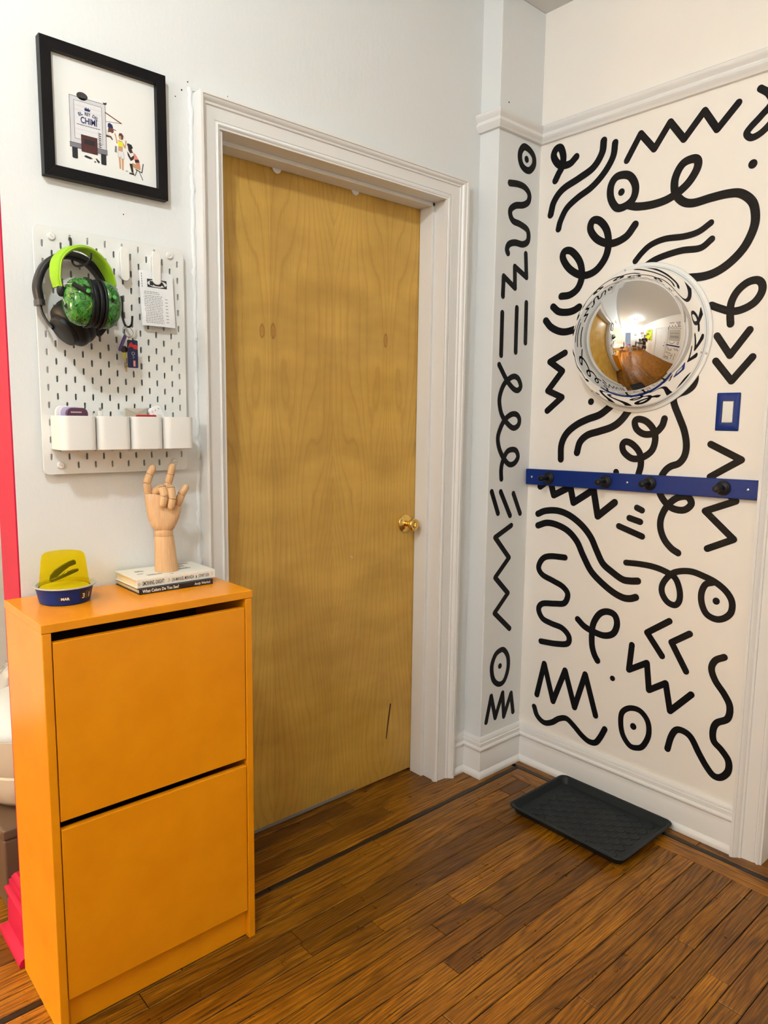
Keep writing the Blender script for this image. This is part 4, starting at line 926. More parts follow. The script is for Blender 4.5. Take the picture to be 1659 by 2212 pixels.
def tin_text(body, ang, z, size, bold, par):
    me_ = text_mesh(body, size, .0001, bold, 'CENTER'); p, d = on_tin(ang, z); ex = Vector((-d.y, d.x, 0)); ez = Vector((d.x*-.21, d.y*-.21, .97)).normalized()
    n_ = ex.cross(Vector((0,0,1))); place_text('lettering', me_, M_LET, p+d*.0012, ex, Vector((d.x*.21, d.y*.21, .97)), par)
tin_text('MAR', .0, .0142, .0085, .0003, tw); tin_text('3', .71, .0135, .0165, .0004, tw2); tin_text('1', 1.0, .0135, .0165, .0004, tw2)
tin_patch('day_divider',   .855, .868, .011, .030, M_GREY, .0009, tw2)
cup = MB().lathe([(.0535,0),(.0530,.008),(.0465,.066),(.0445,.0735),(.0405,.0775),(.034,.0788),(.0006,.0790)], TC+Vector((0,0,.0342)), (0,0,1), 56, cap0=False, cap1=False).build('jelly_mould', M_YELLOW, smooth=True)
tag(cup, 'upturned translucent yellow cup in the navy tin with a stapler inside', 'cup')
# stapler suspended inside
sp = thing('stapler', 'dark stapler tilted inside the yellow cup', 'stapler', TC+Vector((0,0,.04)))
M_STAP = mat('stapler_dark', (.012,.016,.012), .35)
exv = Vector((.955,-.30,0)); 
def S2(u, w_, z): return TC + exv*u + Vector((-exv.y*-1, 0, 0))*0 + Vector((.30,.955,0))*w_ + Vector((0,0,z))
def stap(name, poly, w_):
    b = MB(); n = len(poly); b.add([S2(u, -w_, z) for u, z in poly]+[S2(u, w_, z) for u, z in poly], [tuple(range(n)), tuple(reversed(range(n, 2*n)))]+[(i, n+i, n+(i+1) % n, (i+1) % n) for i in range(n)])
    return b.build(name, M_STAP, sp, bev=.001)
stap('stapler_arm', [(-.031,.052),(-.029,.061),(-.020,.072),(-.004,.083),(.012,.091),(.021,.094),(.0255,.0915),(.0265,.085),(.022,.083),(.012,.0795),(.001,.0715),(-.014,.058)], .006)
stap('stapler_base', [(-.032,.050),(-.026,.046),(-.010,.0515),(.012,.0600),(.030,.0680),(.0315,.0715),(.028,.0725),(.018,.0712),(.004,.0655),(-.020,.0530)], .006)
MB().tube([S2(-.006,0,.056), S2(.006,0,.066)], .003, 8).build('magazine', M_STEEL, sp)

# ------------------------------------------------------------------ books
def book(x0, x1, y0, y1, z0, z1, cover, name, label, back_round=0):
    t = thing(name, label, 'book', ((x0+x1)/2, (y0+y1)/2, z0)); c = .0022
    MB().box((x0+.004, y0+.003, z0+c), (x1-.003, y1-.003, z1-c)).build('pages', M_PAPER, t)
    MB().box((x0, y0, z0), (x1, y1, z0+c)).build('back_cover', cover, t, bev=.0006)
    MB().box((x0, y0, z1-c), (x1, y1, z1)).build('front_cover', cover, t, bev=.0006)
    sp_ = MB().box((x0, y0-.0012, z0), (x1, y0+.0025, z1)).build('spine', cover, t, bev=.0012)
    return t, sp_
BZ0 = ZT; BZ1 = BZ0+.0130; BZ2 = BZ1+.0002; BZ3 = .9650
b1, s1 = book(.2560, .4495, -.1530, -.0090, BZ0, BZ1, M_COVERB, 'book', 'thin black-spined paperback with white lettering at the bottom of the pile')
b2, s2 = book(.2545, .4625, -.1420, -.0100, BZ2, BZ3, M_COVERW, 'book', 'cream hardback with hand-drawn black lettering under the wooden hand')
def spine_text(body, x, z, size, width, m, bold, par, y):
    me_ = text_mesh(body, size, .00005, bold, width=width); place_text('lettering', me_, m, (x, y, z), (1,0,0), (0,0,1), par)
spine_text('What Colors Do You See?', .2635, BZ0+.0040, .0105, .0930, M_LET, .00025, s1, -.1545)
spine_text('Andy Warhol', .3985, BZ0+.0042, .0085, .0430, M_LET, .0001, s1, -.1545)
M_BKI = mat('black_lettering', (.012,.012,.013), .5)
spine_text('GMORNING, GNIGHT!', .2680, BZ2+.0058, .0142, .0560, M_BKI, .0002, s2, -.1434)
spine_text('LIN-MANUEL MIRANDA', .3440, BZ2+.0060, .0128, .0590, M_BKI, .0001, s2, -.1434)
spine_text('&', .4075, BZ2+.0062, .0095, .0040, M_BKI, .0002, s2, -.1434); spine_text('JONNY SUN', .4155, BZ2+.0062, .0120, .0290, M_BKI, .0001, s2, -.1434)
for i in range(8):
    a = i*math.pi/4; V, F = stroke2d('z', .0006, [(.2608+.0022*math.cos(a), BZ2+.0105+.0022*math.sin(a)), (.2608+.0040*math.cos(a), BZ2+.0105+.0040*math.sin(a))]); MB().add([(q[0],-.1434,q[1]) for q in V], F).build('sun_mark', mat('amber_ink', (.35,.18,.05), .6), s2, fixn=False)
V, F = stroke2d('o', .0006, [(.2608+.0013*math.cos(a), BZ2+.0105+.0013*math.sin(a)) for a in [i*.785 for i in range(8)]]); MB().add([(q[0],-.1434,q[1]) for q in V], F).build('sun_mark', mat('amber_ink', (.35,.18,.05), .6), s2, fixn=False)
V, F = stroke2d('c', .0012, [(.3345,BZ2+.0140),(.3372,BZ2+.0120),(.3366,BZ2+.0082),(.3335,BZ2+.0078)]); MB().add([(q[0],-.1434,q[1]) for q in V], F).build('moon_mark', mat('amber_ink', (.35,.18,.05), .6), s2, fixn=False)
V, F = stroke2d('o', .0006, [(.4535+.0026*math.cos(a), BZ2+.0115+.0032*math.sin(a)) for a in [i*.785 for i in range(8)]]); MB().add([(q[0],-.1434,q[1]) for q in V], F).build('publisher_mark', mat('amber_ink', (.35,.18,.05), .6), s2, fixn=False)
# hatched lettering blocks printed on the front cover
rr = random.Random(3); M_COVI = mat('grey_print', (.20,.20,.20), .6)
for (x0, y0, x1, y1) in ((.288,-.060,.312,-.040),(.298,-.112,.338,-.096),(.395,-.062,.422,-.040),(.388,-.090,.425,-.072),(.415,-.034,.445,-.018),(.350,-.125,.362,-.118),(.282,-.086,.300,-.078)):
    n = int((x1-x0)/.0032)
    for i in range(n):
        hgt = rr.uniform(.55, 1)
        MB().box((x0+i*.0032, y0, BZ3-.00005), (x0+i*.0032+.0019, y0+(y1-y0)*hgt, BZ3+.00015)).build('cover_print', M_COVI, bpy.data.objects[b2.name])

# ------------------------------------------------------------------ wooden articulated hand
HB = Vector((.3605, -.0800, BZ3+.0003))
hx = Vector((.80, -.28, 0)).normalized(); hx = Vector((.9165, -.40, 0)).normalized()      # across the palm
hn = Vector((-hx.y*-1, 0, 0)); hn = Vector((hx.y, -hx.x, 0))                              # palm faces the viewer
SCL = .12658/885.0
def HP(zx, zy, d=0.0):      # drawing units of the close-up -> metres in the hand's own plane
    return HB + hx*((zx-900)*SCL) + Vector((0,0,(2036-zy)*SCL)) + hn*d
hand = thing('wooden_hand', 'jointed beech artist hand with two fingers folded standing on the books', 'hand model', HB)
def hring(zx0, zx1, zy, dep, off=0.0, n=28, sq=2.4):
    c = HP((zx0+zx1)/2, zy, off); a = (zx1-zx0)*SCL/2; out = []
    for k in range(n):
        t = 2*math.pi*k/n; cs, sn = math.cos(t), math.sin(t)
        out.append(c + hx*(a*math.copysign(abs(cs)**(2/sq), cs)) + hn*(dep*math.copysign(abs(sn)**(2/sq), sn)))
    return out
MB().rings([hring(694,1106,2036,.0285,sq=2), hring(693,1105,2020,.0290,sq=2), hring(696,1072,1780,.0265,sq=2), hring(699,1034,1425,.0235,sq=2), hring(702,1030,1412,.0228,sq=2)]).build('forearm', M_BEECH, hand, smooth=True)
MB().rings([hring(712,1020,1418,.0215,sq=2), hring(704,1024,1395,.0228,sq=2), hring(702,1024,1350,.0230,sq=2), hring(706,1020,1305,.0226,sq=2), hring(720,1004,1290,.0205,sq=2)]).build('wrist', M_BEECH, hand, smooth=True)
palm = MB().rings([hring(700,1022,1300,.0200), hring(684,1040,1290,.0215), hring(640,1090,1200,.0230), hring(606,1130,1100,.0225), hring(588,1162,1000,.0205), hring(578,1170,930,.0190), hring(572,1160,870,.0180), hring(566,1050,845,.0170), hring(562,1030,760,.0155), hring(560,1020,672,.0140), hring(566,1012,662,.0130)]).build('palm', M_BEECH, hand, smooth=True)
def seg(p, q, r0, r1, tip=False):
    p, q = Vector(p), Vector(q); L = (q-p).length; n = 5
    prof = [(r0*.55,-r0*.45),(r0*.88,-r0*.15),(r0,r0*.25)]
    prof += [(r1,L-r1*.25)] if not tip else [(r1*1.0,L-r1*1.1)]
    prof += [(r1*.97,L),(r1*.4,L+r1*.06)] if not tip else [(r1*.86,L-r1*.35),(r1*.5,L+r1*.05),(r1*.1,L+r1*.15)]
    return MB().lathe(prof, p, (q-p), 18)
def finger(joints, rads, name='finger'):
    root = None
    for i in range(len(joints)-1):
        b = seg(joints[i], joints[i+1], rads[i], rads[i+1], i == len(joints)-2)
        o = b.build(name if i == 0 else 'finger_segment', M_BEECH, hand if i == 0 else root, smooth=True)
        if i == 0: root = o
        if i > 0:
            d = (Vector(joints[i+1])-Vector(joints[i])).normalized()
            pj = Vector(joints[i]); s_ = 1 if (d.dot(hn) > -.4) else -1
            MB().lathe([(rads[i]*1.01,-.0004),(rads[i]*1.01,.0004)], pj+d*(-.0006), d, 18).build('joint_line', M_BEECHD, root)
finger([HP(628,665,.0), HP(602,475,.002), HP(655,325,.000), HP(728,175,-.003)], [.0100,.0096,.0093,.0088])            # little finger
finger([HP(935,665,-.003), HP(962,475,-.004), HP(1010,322,-.003), HP(1043,150,-.001)], [.0100,.0096,.0092,.0087])        # index finger
finger([HP(735,640,.004), HP(850,545,.020), HP(892,695,.0265), HP(852,880,.0255)], [.0100,.0100,.0096,.0090])            # folded ring finger
finger([HP(905,640,.004), HP(1000,555,.021), HP(1020,740,.0275), HP(985,925,.0265)], [.0100,.0100,.0096,.0090])          # folded middle finger
finger([HP(1105,860,.003), HP(1182,672,.006), HP(1275,520,.008)], [.0102,.0100,.0088], 'thumb')
for a_, b_ in (((628,600),(.0)),): pass

# ------------------------------------------------------------------ dome mirror
MC = Vector((W, -.518, 1.631)); a_, h_ = .2286, .205; R_ = (a_*a_+h_*h_)/(2*h_)
mir = thing('dome_mirror', 'round convex dome mirror mounted on the mural wall above the blue rail', 'mirror', MC-Vector((0,0,.243)))
prof = [(a_*1.003,.001),(a_*1.003,.004)]
th0 = math.asin(min(1, a_/R_)); 
for i in range(33):
    th = th0*(1-i/32); prof.append((max(R_*math.sin(th), .0004), .005+R_*math.cos(th)-(R_-h_)))
MB().lathe(prof, MC, (-1,0,0), 128, cap0=False, cap1=True).build('dome', M_CHROME, mir, smooth=True, auto=False)
MB().lathe([(a_*.99,.0008),(.2435,.0008),(.2440,.0035),(.2425,.0055),(.2335,.0060),(.2315,.0095),(.2290,.0105),(.2283,.006)], MC, (-1,0,0), 128, cap0=False, cap1=False).build('rim', M_RIM, mir, smooth=True)
for ang in (1.3, 3.4, 5.5):
    MB().lathe([(.0035,.0055),(.0035,.0072),(.002,.0080)], MC+Vector((0, .238*math.cos(ang), .238*math.sin(ang))), (-1,0,0), 12).build('rim_screw', M_STEEL, mir)

# ------------------------------------------------------------------ blue peg rail
RY0, RY1 = -.0865, -.957
rail = thing('coat_rail', 'navy blue wooden coat rail with four black pegs on the mural wall', 'coat rail', (W-.01, (RY0+RY1)/2, 1.112))
ang = math.atan2(.015, .87)
MB().box((W-.021, RY1, 1.1205), (W-.0008, RY0, 1.1795)).xf(Matrix.Translation((W,-.52,1.15)) @ Matrix.Rotation(-ang, 4, 'X') @ Matrix.Translation((-W,.52,-1.15))).build('rail_board', M_BLUE, rail, bev=.0025)
for yy, zz in ((-.1934,1.1435),(-.4316,1.1475),(-.5949,1.1530),(-.8363,1.1570)):
    o = MB().lathe([(.0225,0),(.0232,.003),(.0215,.006),(.0175,.0075),(.0168,.0095),(.0105,.012),(.0092,.020),(.0092,.036),(.0105,.040),(.0118,.046),(.0112,.054),(.0080,.0575),(.003,.0585)], (W-.021, yy, zz), (-1,0,0), 32).build('peg', M_BLACKP, rail, smooth=True)
for yy, zz in ((-.1151,1.1430),(-.5128,1.1500),(-.9089,1.1570)):
    MB().lathe([(.0042,0),(.0040,.0010),(.002,.0018)], (W-.0205, yy, zz), (-1,0,0), 16).build('screw', M_STEEL, rail)

# ------------------------------------------------------------------ switch plate
sw = thing('switch_plate', 'navy blue rocker switch plate under the painted chevrons', 'light switch', (W, -.8250, 1.332))
def yz_frame(y0, y1, z0, z1, yi0, yi1, zi0, zi1, d0, d1):
    o_ = lambda d, A: [(W-d, p[0], p[1]) for p in A]
    out = rrect(y0, z0, y1, z1, .003, 3); inn = rrect(yi0, zi0, yi1, zi1, .001, 3); mid_ = rrect(y0+.004, z0+.004, y1-.004, z1-.004, .002, 3)
    return MB().rings([o_(.0005,out), o_(d0,out), o_(d1,mid_), o_(d1,inn), o_(.0005,inn)], False, False)
yz_frame(-.8600, -.7895, 1.332, 1.4475, -.8425, -.8075, 1.3560, 1.4230, .003, .0062).build('plate', M_BLUE, sw, smooth=True)
MB().box((W-.0052, -.8410, 1.3575), (W-.001, -.8090, 1.4215)).build('rocker', mat('rocker_white', (.80,.78,.74), .35), sw, bev=.001)
for zz in (1.3425, 1.4375):
    MB().lathe([(.0030,0),(.0028,.0008),(.001,.0012)], (W-.006, -.8250, zz), (-1,0,0), 14).build('plate_screw', M_BLUE, sw)

# ------------------------------------------------------------------ boot tray
TX0, TX1, TY0, TY1 = 1.474, 1.8105, -.763, -.322
tray = thing('boot_tray', 'dark grey rubber boot tray with a scale pattern on the floor by the baseboard', 'tray', ((TX0+TX1)/2, (TY0+TY1)/2, 0))
def tl(ins, z, r): return [(p[0], p[1], z) for p in rrect(TX0+ins, TY0+ins, TX1-ins, TY1-ins, r, 5)]
MB().rings([tl(.022,.0006,.018), tl(.018,.003,.02), tl(.008,.024,.024), tl(.001,.0265,.026), tl(0,.029,.027), tl(.002,.0315,.026), tl(.007,.032,.024), tl(.011,.030,.022), tl(.020,.0075,.020), tl(.026,.0055,.018)]).build('pan', M_TRAY, tray, smooth=True)
sc = MB(); px_, py_ = .0485, .0268; rws = 13
for j in range(int((TY1-TY0-.07)/py_)):
    for i in range(6):
        cx_ = TX0+.052+i*.0475+(.02375 if j % 2 else 0); cy_ = TY1-.052-j*py_
        if cx_ > TX1-.045: continue
        n = 12; r0, r1 = .0205, .0205
        # crescent: raised leading edge that fades back
        top = [(cx_+.0205*math.cos(t), cy_+.0205*math.sin(t)*1.0) for t in [math.pi+math.pi*k_/n for k_ in range(n+1)]]
        inn = [(cx_+.0205*math.cos(t), cy_+.0130*math.sin(t)) for t in [math.pi+math.pi*k_/n for k_ in range(n+1)]]
        vs_ = [(p[0], p[1], .0056) for p in top]+[(p[0]*.98+cx_*.02, p[1]*.97+cy_*.03, .0074) for p in top]+[(p[0], p[1], .0057) for p in inn]
        sc.add(vs_, [(k_, k_+1, n+2+k_, n+1+k_) for k_ in range(n)]+[(n+1+k_, n+2+k_, 2*n+3+k_, 2*n+2+k_) for k_ in range(n)])
sc.build('scale_relief', M_TRAY, tray, kind='stuff', fixn=False)
# ------------------------------------------------------------------ beyond the red wall end
ot = thing('storage_box', 'brown leather storage box on the floor behind the red wall end', 'box', (.25, .45, 0))
MB().box((.026, .245, .005), (.44, .66, .205)).build('box_body', M_LEATHER, ot, bev=.006, bseg=3)
MB().box((.022, .241, .206), (.444, .664, .238)).build('box_lid', M_LEATHER, ot, bev=.008, bseg=3)
M_BEIGE = mat('beige_plastic', (.68,.58,.45), .35)
TBc = Vector((.190, .455, .2385))
tb = thing('plastic_tub', 'beige rounded plastic tub on the brown storage box', 'tub', TBc)
MB().lathe([(.10,0),(.15,.004),(.178,.03),(.185,.07),(.186,.100),(.181,.105),(.184,.110),(.190,.16),(.193,.212),(.188,.216),(.185,.21)], TBc, (0,0,1), 48).build('tub_body', M_BEIGE, tb, smooth=True)
MB().lathe([(.192,.214),(.194,.220),(.190,.235),(.165,.268),(.10,.292),(.001,.298)], TBc, (0,0,1), 48).build('tub_lid', mat('pale_blue_lid', (.70,.77,.80), .3), tb, smooth=True)
bag = MB(); n1, n2 = 26, 40
Rg = []
for j in range(n1+1):
    t = j/n1; r0 = .15*math.sin(math.pi*min(1, .12+.80*t))**.6*(1-.35*t) ; ring = []
    for i in range(n2):
        a = 2*math.pi*i/n2; nz = noise.noise(Vector((math.cos(a)*2.2, math.sin(a)*2.2, t*4)))*.028+noise.noise(Vector((math.cos(a)*6, math.sin(a)*6, t*9)))*.012
        ring.append((.25+(r0+nz)*math.cos(a), .86+(r0+nz)*math.sin(a), .336+.165*t))
    Rg.append(ring)
bo = bag.rings(Rg).build('plastic_bag', mat('shiny_film', (.72,.72,.72), .22, .75), smooth=True, auto=False); tag(bo, 'crumpled shiny plastic bag behind the beige tub', 'bag')
crate = MB().box((.06,.70,.0),(.46,1.05,.33)).build('cardboard_box', mat('cardboard', (.40,.28,.16), .8), bev=.004); tag(crate, 'brown cardboard box under the shiny plastic bag', 'box')
wp = thing('wall_picture', 'small black framed picture on the living side wall', 'picture', (.25, YL, 1.1))
MB().box((.18,YL-.02,1.10),(.40,YL-.001,1.18)).build('picture_frame', M_FRAME, wp, bev=.001)

# ------------------------------------------------------------------ across the room (seen in the dome mirror)
ep = thing('fuse_box', 'grey metal fuse box cover among the squiggles of the opposite wall', 'fuse box', (1.27, YB, 1.36))
MB().box((.95, YB+.0008, 1.36),(1.62, YB+.03, 1.94)).build('cover', mat('panel_grey', (.50,.48,.42), .45), ep, bev=.004)
for i in range(8): MB().box((1.03+.065*i, YB+.03, 1.50),(1.08+.065*i, YB+.034, 1.62)).build('breaker', mat('panel_dark', (.30,.29,.26), .5), ep)
MB().box((1.02, YB+.03, 1.72),(1.55, YB+.033, 1.76)).build('handle_bar', mat('panel_dark', (.30,.29,.26), .5), ep)
r2 = thing('coat_rail', 'navy blue rail below the fuse box on the opposite wall', 'coat rail', (1.25, YB+.01, 1.05))
MB().box((.80, YB+.0008, 1.05),(1.72, YB+.021, 1.11)).build('rail_board', M_BLUE, r2, bev=.002)
for i in range(4): MB().lathe([(.02,0),(.02,.006),(.009,.01),(.009,.035),(.012,.045),(.004,.055)], (.93+.22*i, YB+.021, 1.08), (0,1,0), 18).build('peg', M_BLACKP, r2, smooth=True)
yp = thing('yellow_painting', 'large acid yellow canvas with black scribbles on the opposite wall', 'painting', (-.95, YB, 1.18))
MB().box((-1.38, YB+.001, 1.18),(-.50, YB+.035, 2.12)).build('canvas', mat('acid_yellow', (.62,.70,.01), .5), yp, bev=.003)
rr = random.Random(11)
for i in range(9):
    p = [(-1.3+rr.random()*.7, 1.27+rr.random()*.75)]
    for k in range(6): p.append((min(-.56, max(-1.32, p[-1][0]+rr.uniform(-.2,.2))), min(2.06, max(1.24, p[-1][1]+rr.uniform(-.2,.2)))))
    V, F = stroke2d('c', .022, p); MB().add([(q[0], YB+.0358, q[1]) for q in V], F).build('scribble', M_INK, yp, fixn=False)
dk = thing('black_desk', 'black desk standing against the opposite wall under framed prints', 'desk', (-2.3, YB+.33, 0))
MB().box((-2.95, YB+.03, .71),(-1.65, YB+.63, .745)).build('desktop', M_BLACKP, dk, bev=.003)
for x in (-2.92, -1.71):
    for y in (YB+.05, YB+.58): MB().box((x, y, 0),(x+.04, y+.04, .71)).build('leg', M_BLACKP, dk)
mo = thing('computer_monitor', 'black computer monitor on the black desk', 'monitor', (-2.4, YB+.2, .745))
MB().box((-2.70, YB+.18, .86),(-2.10, YB+.21, 1.22)).build('screen', M_BLACKP, mo, bev=.004); MB().box((-2.43, YB+.205-.03, .76),(-2.37, YB+.20, .95)).build('stand', M_BLACKP, mo); MB().box((-2.52, YB+.10, .7455),(-2.28, YB+.30, .76)).build('foot', M_BLACKP, mo)
def office_chair(loc, rz, label):
    t = thing('office_chair', label, 'chair', loc); M = Matrix.Translation(loc) @ Matrix.Rotation(rz, 4, 'Z')
    MB().prism(rrect(-.24,-.23,.24,.23,.07), 2, .43, .50).xf(M).build('seat', M_BLACKP, t, bev=.012)
    MB().prism(rrect(-.22,.58,.22,1.02,.08), 1, .20, .25).xf(M).build('backrest', M_BLACKP, t, bev=.012)
    MB().box((-.03,.20,.45),(.03,.23,.62)).xf(M).build('back_support', M_BLACKM, t); MB().lathe([(.03,.08),(.03,.43)], (0,0,0), (0,0,1), 16).xf(M).build('column', M_BLACKM, t)
    for i in range(5):
        a = i*2*math.pi/5; e = (.27*math.cos(a), .27*math.sin(a), .055)
        l_ = MB().tube([(0,0,.11), e], .018, 8).xf(M).build('spoke', M_BLACKM, t); MB().lathe([(.026,-.012),(.028,0),(.026,.012)], (e[0], e[1], .029), (math.cos(a+1.57), math.sin(a+1.57), 0), 14).xf(M).build('castor', M_BLACKP, l_)
office_chair((-2.15, YB+1.0, 0), 3.3, 'black swivel chair at the black desk'); office_chair((-2.05, -.32, 0), 3.25, 'black swivel chair at the white desk beyond the beam')
wd = thing('white_desk', 'white desk under the beam line carrying the lamp', 'desk', (-2.1, .42, 0))
MB().box((-2.75, .12, .72),(-1.45, .72, .745)).build('desktop', M_WOODW, wd, bev=.003)
for x in (-2.72, -1.52):
    for y in (.15, .65): MB().box((x, y, 0),(x+.04, y+.04, .72)).build('leg', M_WOODW, wd)
bx = MB().box((-2.12, .27, .7455),(-1.80, .57, 1.0945)).build('desk_organizer', mat('organizer_white', (.7,.7,.68), .5), bev=.004); tag(bx, 'white storage cube under the lamp on the white desk', 'organizer')
pl = thing('potted_plant', 'leafy green plant in a white pot on the white desk', 'plant', (-1.5, .45, .7455))
MB().lathe([(.05,0),(.07,.12),(.066,.12),(.06,.10)], (-1.5,.45,.7455), (0,0,1), 24).build('pot', M_WHITEP, pl, smooth=True)
rr = random.Random(4); M_LEAF = mat('leaf_green', (.03,.13,.02), .45)
for i in range(22):
    a = rr.uniform(0, 6.28); e = rr.uniform(.08,.19); hgt = rr.uniform(.12,.5); tip = Vector((-1.5+e*math.cos(a), .45+e*math.sin(a), .86+hgt)); st_ = Vector((-1.5, .45, .85)); sd = Vector((-math.sin(a), math.cos(a), 0))*.035
    m_ = st_.lerp(tip, .62)+Vector((0,0,.04))
    MB().add([st_, m_+sd, tip, m_-sd, m_+Vector((0,0,.012))], [(0,1,4),(1,2,4),(2,3,4),(3,0,4)]).build('leaf', M_LEAF, pl, fixn=False)
ck = thing('wall_clock', 'round white wall clock with a black rim beside the far doorway', 'clock', (XF, -2.25, 1.75))
MB().lathe([(.15,0),(.15,.03),(.135,.035)], (XF+.001,-2.25,1.75), (1,0,0), 40).build('rim', M_BLACKP, ck, smooth=True); MB().lathe([(.134,.034),(.001,.0365)], (XF+.001,-2.25,1.75), (1,0,0), 40).build('dial', M_PRINT, ck)
MB().box((XF+.037,-2.254,1.75),(XF+.039,-2.246,1.85)).build('hand', M_BLACKP, ck); MB().box((XF+.037,-2.25,1.746),(XF+.039,-2.18,1.754)).build('hand', M_BLACKP, ck)
for i, (x, z, c, lb) in enumerate(((-2.05,1.75,(.5,.05,.06),'red print in a black frame above the black desk'), (-2.45,1.75,(.05,.05,.06),'dark print in a black frame above the black desk'), (-2.25,1.40,(.45,.40,.38),'pale print in a black frame low above the black desk'))):
    t = thing('framed_print', lb, 'picture', (x, YB, z)); MB().box((x-.15,YB+.001,z),(x+.15,YB+.02,z+.28)).build('frame', M_FRAME, t, bev=.002); MB().box((x-.125,YB+.0195,z+.025),(x+.125,YB+.0215,z+.255)).build('print', mat('print_col%d' % i, c, .6), t)
rs = thing('red_stool', 'small red stool in the far doorway', 'stool', (XF+.25, -1.15, 0))
MB().lathe([(.17,.38),(.18,.40),(.18,.43),(.16,.44)], (XF+.25,-1.15,0), (0,0,1), 28).build('seat', mat('red_stool', (.6,.02,.03), .4), rs, smooth=True)
for i in range(4):
    a = .785+i*1.571; MB().tube([(XF+.25+.10*math.cos(a),-1.15+.10*math.sin(a),.38),(XF+.25+.17*math.cos(a),-1.15+.17*math.sin(a),.0)], .014, 8).build('leg', mat('red_stool', (.6,.02,.03), .4), rs)
# added soft fill for the walls, dressed as a made-up globe pendant
c2 = thing('ceiling_light', 'white globe pendant light far down the room over the desks', 'ceiling light', (-2.9, -1.65, CEIL))
MB().lathe([(.0,0),(.06,0),(.06,-.012),(.05,-.025),(.01,-.032)], (-2.9,-1.65,CEIL), (0,0,1), 32).build('canopy', M_STEEL, c2, smooth=True)
l = bpy.data.lights.new('fill_light', 'POINT'); l.energy = FILL_W; l.color = FILL_COL; l.shadow_soft_size = .20
lo = bpy.data.objects.new('fill_light', l); COL.objects.link(lo); lo.parent = c2; lo.location = (0, 0, -.42)
MB().tube([(-2.9,-1.65,CEIL-.02),(-2.9,-1.65,CEIL-.22)], .004, 8).build('cord', M_WHITEP, c2)

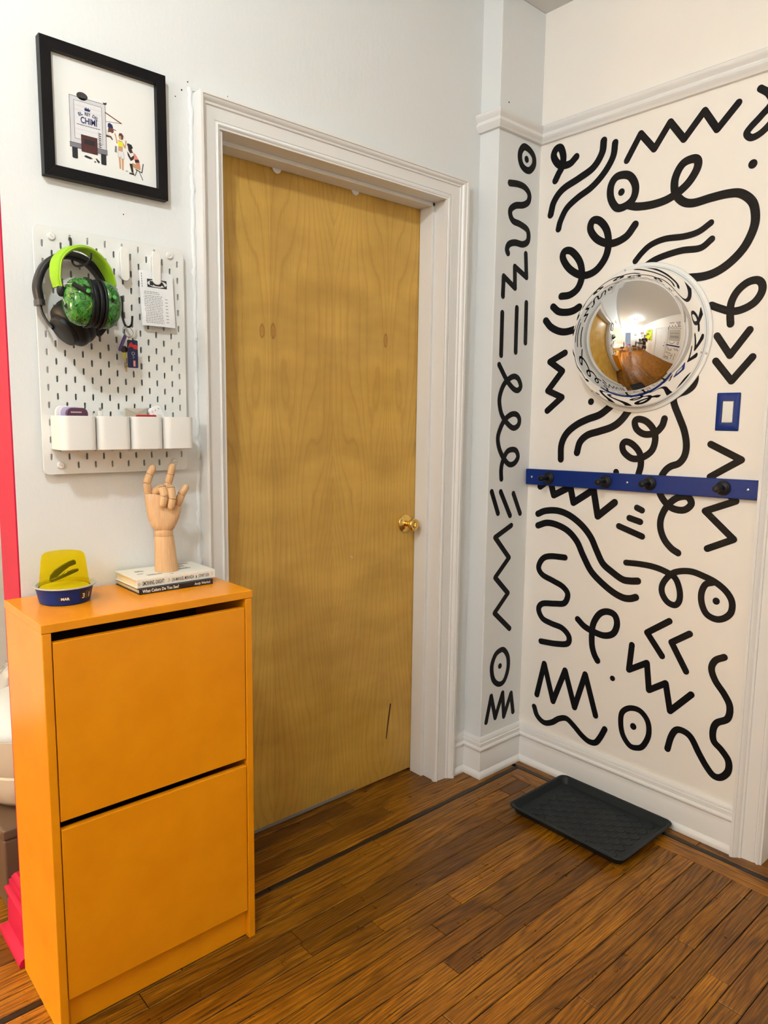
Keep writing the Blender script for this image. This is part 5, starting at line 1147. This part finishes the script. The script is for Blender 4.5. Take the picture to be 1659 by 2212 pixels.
# ------------------------------------------------------------------ people in the room (seen in the dome mirror)
def skin_mesh(name, verts, edges, radii, root=0, sub=2):
    me_ = bpy.data.meshes.new(name); me_.from_pydata(verts, edges, []); ob = bpy.data.objects.new('tmp_skin', me_); COL.objects.link(ob)
    ob.modifiers.new('skin', 'SKIN'); ob.modifiers['skin'].use_smooth_shade = True
    sv = me_.skin_vertices[0].data
    for i, r in enumerate(radii): sv[i].radius = (r, r) if not isinstance(r, tuple) else r
    sv[root].use_root = True
    s_ = ob.modifiers.new('sub', 'SUBSURF'); s_.levels = sub; s_.render_levels = sub
    dg_ = bpy.context.evaluated_depsgraph_get(); out = bpy.data.meshes.new_from_object(ob.evaluated_get(dg_))
    bpy.data.objects.remove(ob); out.name = name
    for p_ in out.polygons: p_.use_smooth = True
    out.materials.clear(); return out
def person(loc, rz, H, label, skin, hair_c, top_c, bot_c, hands, dress=False):
    """H standing height; hands = two wrist targets in metres of H, local (x right, y forward)"""
    t = thing('person', label, 'person', loc); k = H/1.70
    M = Matrix.Translation(loc) @ Matrix.Rotation(rz, 4, 'Z') @ Matrix.Scale(k, 4)
    v, e, r = [], [], []
    def add(p, rad, par=None):
        v.append(p); r.append(rad)
        if par is not None: e.append((par, len(v)-1))
        return len(v)-1
    pel = add((0,0,.92), (.145,.10)); wst = add((0,0,1.08), (.125,.088), pel); chs = add((0,-.005,1.28), (.150,.10), wst); shc = add((0,-.005,1.40), (.085,.07), chs); nk = add((0,.0,1.47), .052, shc); jw = add((0,.022,1.53), (.058,.062), nk); hd = add((0,.01,1.61), (.076,.09), jw); tp = add((0,.0,1.675), (.055,.065), hd)
    add((0,.112,1.565), .011, jw)
    for s_ in (-1, 1):
        add((s_*.083,.0,1.595), .014, hd)
        sh = add((s_*.165,-.005,1.385), .055, shc); hnd = hands[0 if s_ < 0 else 1]; el_ = add((s_*.235,.02,1.13), .040, sh); wr_ = add(hnd, .027, el_)
        d = (Vector(hnd)-Vector(v[el_])).normalized(); pm = add(tuple(Vector(hnd)+d*.055), (.038,.018), wr_); side = d.cross(Vector((0,0,1))).normalized()
        for q in range(4):
            b0 = Vector(v[pm])+d*.02+side*(q-1.5)*.019; f1 = add(tuple(b0+d*.022), .0088, pm); f2 = add(tuple(b0+d*(.048+.006*(1.5-abs(q-1.5)))+Vector((0,0,-.012))), .0076, f1)
        th_ = add(tuple(Vector(v[wr_])+d*.03+side*(-s_)*.035+Vector((0,0,.006))), .010, wr_); add(tuple(Vector(v[wr_])+d*.062+side*(-s_)*.046+Vector((0,0,.010))), .0085, th_)
        hp_ = add((s_*.085,0,.86), .088, pel); kn_ = add((s_*.095,.012,.50), .058, hp_); cf = add((s_*.096,-.012,.34), .054, kn_); an = add((s_*.097,-.01,.085), .036, cf); hl = add((s_*.098,.03,.04), (.036,.034), an); add((s_*.105,.15,.026), (.038,.022), hl)
    body = skin_mesh('body', v, e, r); body.transform(M); link('body', body, skin, (0,0,0), t)
    tv = [(0,0,.90 if not dress else .55),(0,0,1.08),(0,-.005,1.28),(0,-.005,1.385)]; tr = [(.165,.122) if not dress else (.22,.20),(.145,.108),(.168,.118),(.10,.082)]; te = [(0,1),(1,2),(2,3)]
    for s_ in (-1, 1):
        tv += [(s_*.168,-.005,1.378),(s_*.218,.012,1.20)]; tr += [.072,.066]; te += [(3,len(tv)-2),(len(tv)-2,len(tv)-1)]
    tm = skin_mesh('shirt', tv, te, tr, 1); tm.transform(M); link('dress' if dress else 'shirt', tm, top_c, (0,0,0), t)
    if not dress:
        pv = [(0,0,.95),(0,0,.88)]; pr2 = [(.155,.118),(.16,.125)]; pe = [(0,1)]
        for s_ in (-1, 1): pv += [(s_*.092,.0,.80),(s_*.105,.01,.52)]; pr2 += [.112,.092]; pe += [(1,len(pv)-2),(len(pv)-2,len(pv)-1)]
        pm_ = skin_mesh('shorts', pv, pe, pr2, 0); pm_.transform(M); link('shorts', pm_, bot_c, (0,0,0), t)
    hb = MB(); Rh = []
    for j in range(11):
        th = math.pi*.62*j/10; rr_ = math.sin(th); Rh.append([Vector((.096*rr_*math.cos(a), -.016+.105*rr_*math.sin(a)-(.012 if th > 1.2 else 0), 1.615+.098*math.cos(th)+noise.noise(Vector((a*3, th*5, 1)))*.008)) if not (math.sin(a) > .25 and th > 1.05) else Vector((.084*rr_*math.cos(a), .052*rr_*math.sin(a), 1.665)) for a in [2*math.pi*q/24 for q in range(24)]])
    hb.rings(Rh, False, False).xf(M).build('hair', hair_c, t, smooth=True, auto=False)
    for s_ in (-1, 1): MB().lathe([(.001,.0),(.008,.002),(.001,.005)], (s_*.032,.094,1.60), (0,1,0), 10).xf(M).build('eye', M_DARK, t)
    MB().box((-.022,.098,1.535),(.022,.104,1.541)).xf(M).build('mouth', mat('lip', (.3,.08,.07), .5), t)
    return t
SK1 = mat('skin_tan', (.42,.22,.13), .5); HR = mat('dark_hair', (.012,.009,.008), .6)
# the photographer stands behind the camera and holds the phone
person((-.665, -2.050, 0), -.73, 1.66, 'person with short dark hair in a dark shirt and shorts holding up a phone', SK1, HR, mat('shirt_dark', (.02,.02,.022), .8), mat('shorts_grey', (.05,.05,.055), .8), [(-.085,.185,1.25),(.085,.185,1.25)])
ph = MB().prism(rrect(-.036,-.074,.036,.074,.010), 1, -.004, .004).xf(Matrix.Translation(Vector((-.43,-1.7892,1.3532))-fwd*.012-Vector((0,0,.03))) @ Matrix.Rotation(-.73, 4, 'Z') @ Matrix.Rotation(-.128, 4, 'X')).build('phone', M_BLACKP, bev=.0015); tag(ph, 'black phone held up by the person taking the picture', 'phone')
person((-.83, -.98, 0), -1.75, 1.02, 'small child in a pale dress standing on the oak floor', SK1, HR, mat('dress_pale', (.62,.60,.50), .8), None, [(-.25,.05,.86),(.25,.05,.86)], True)
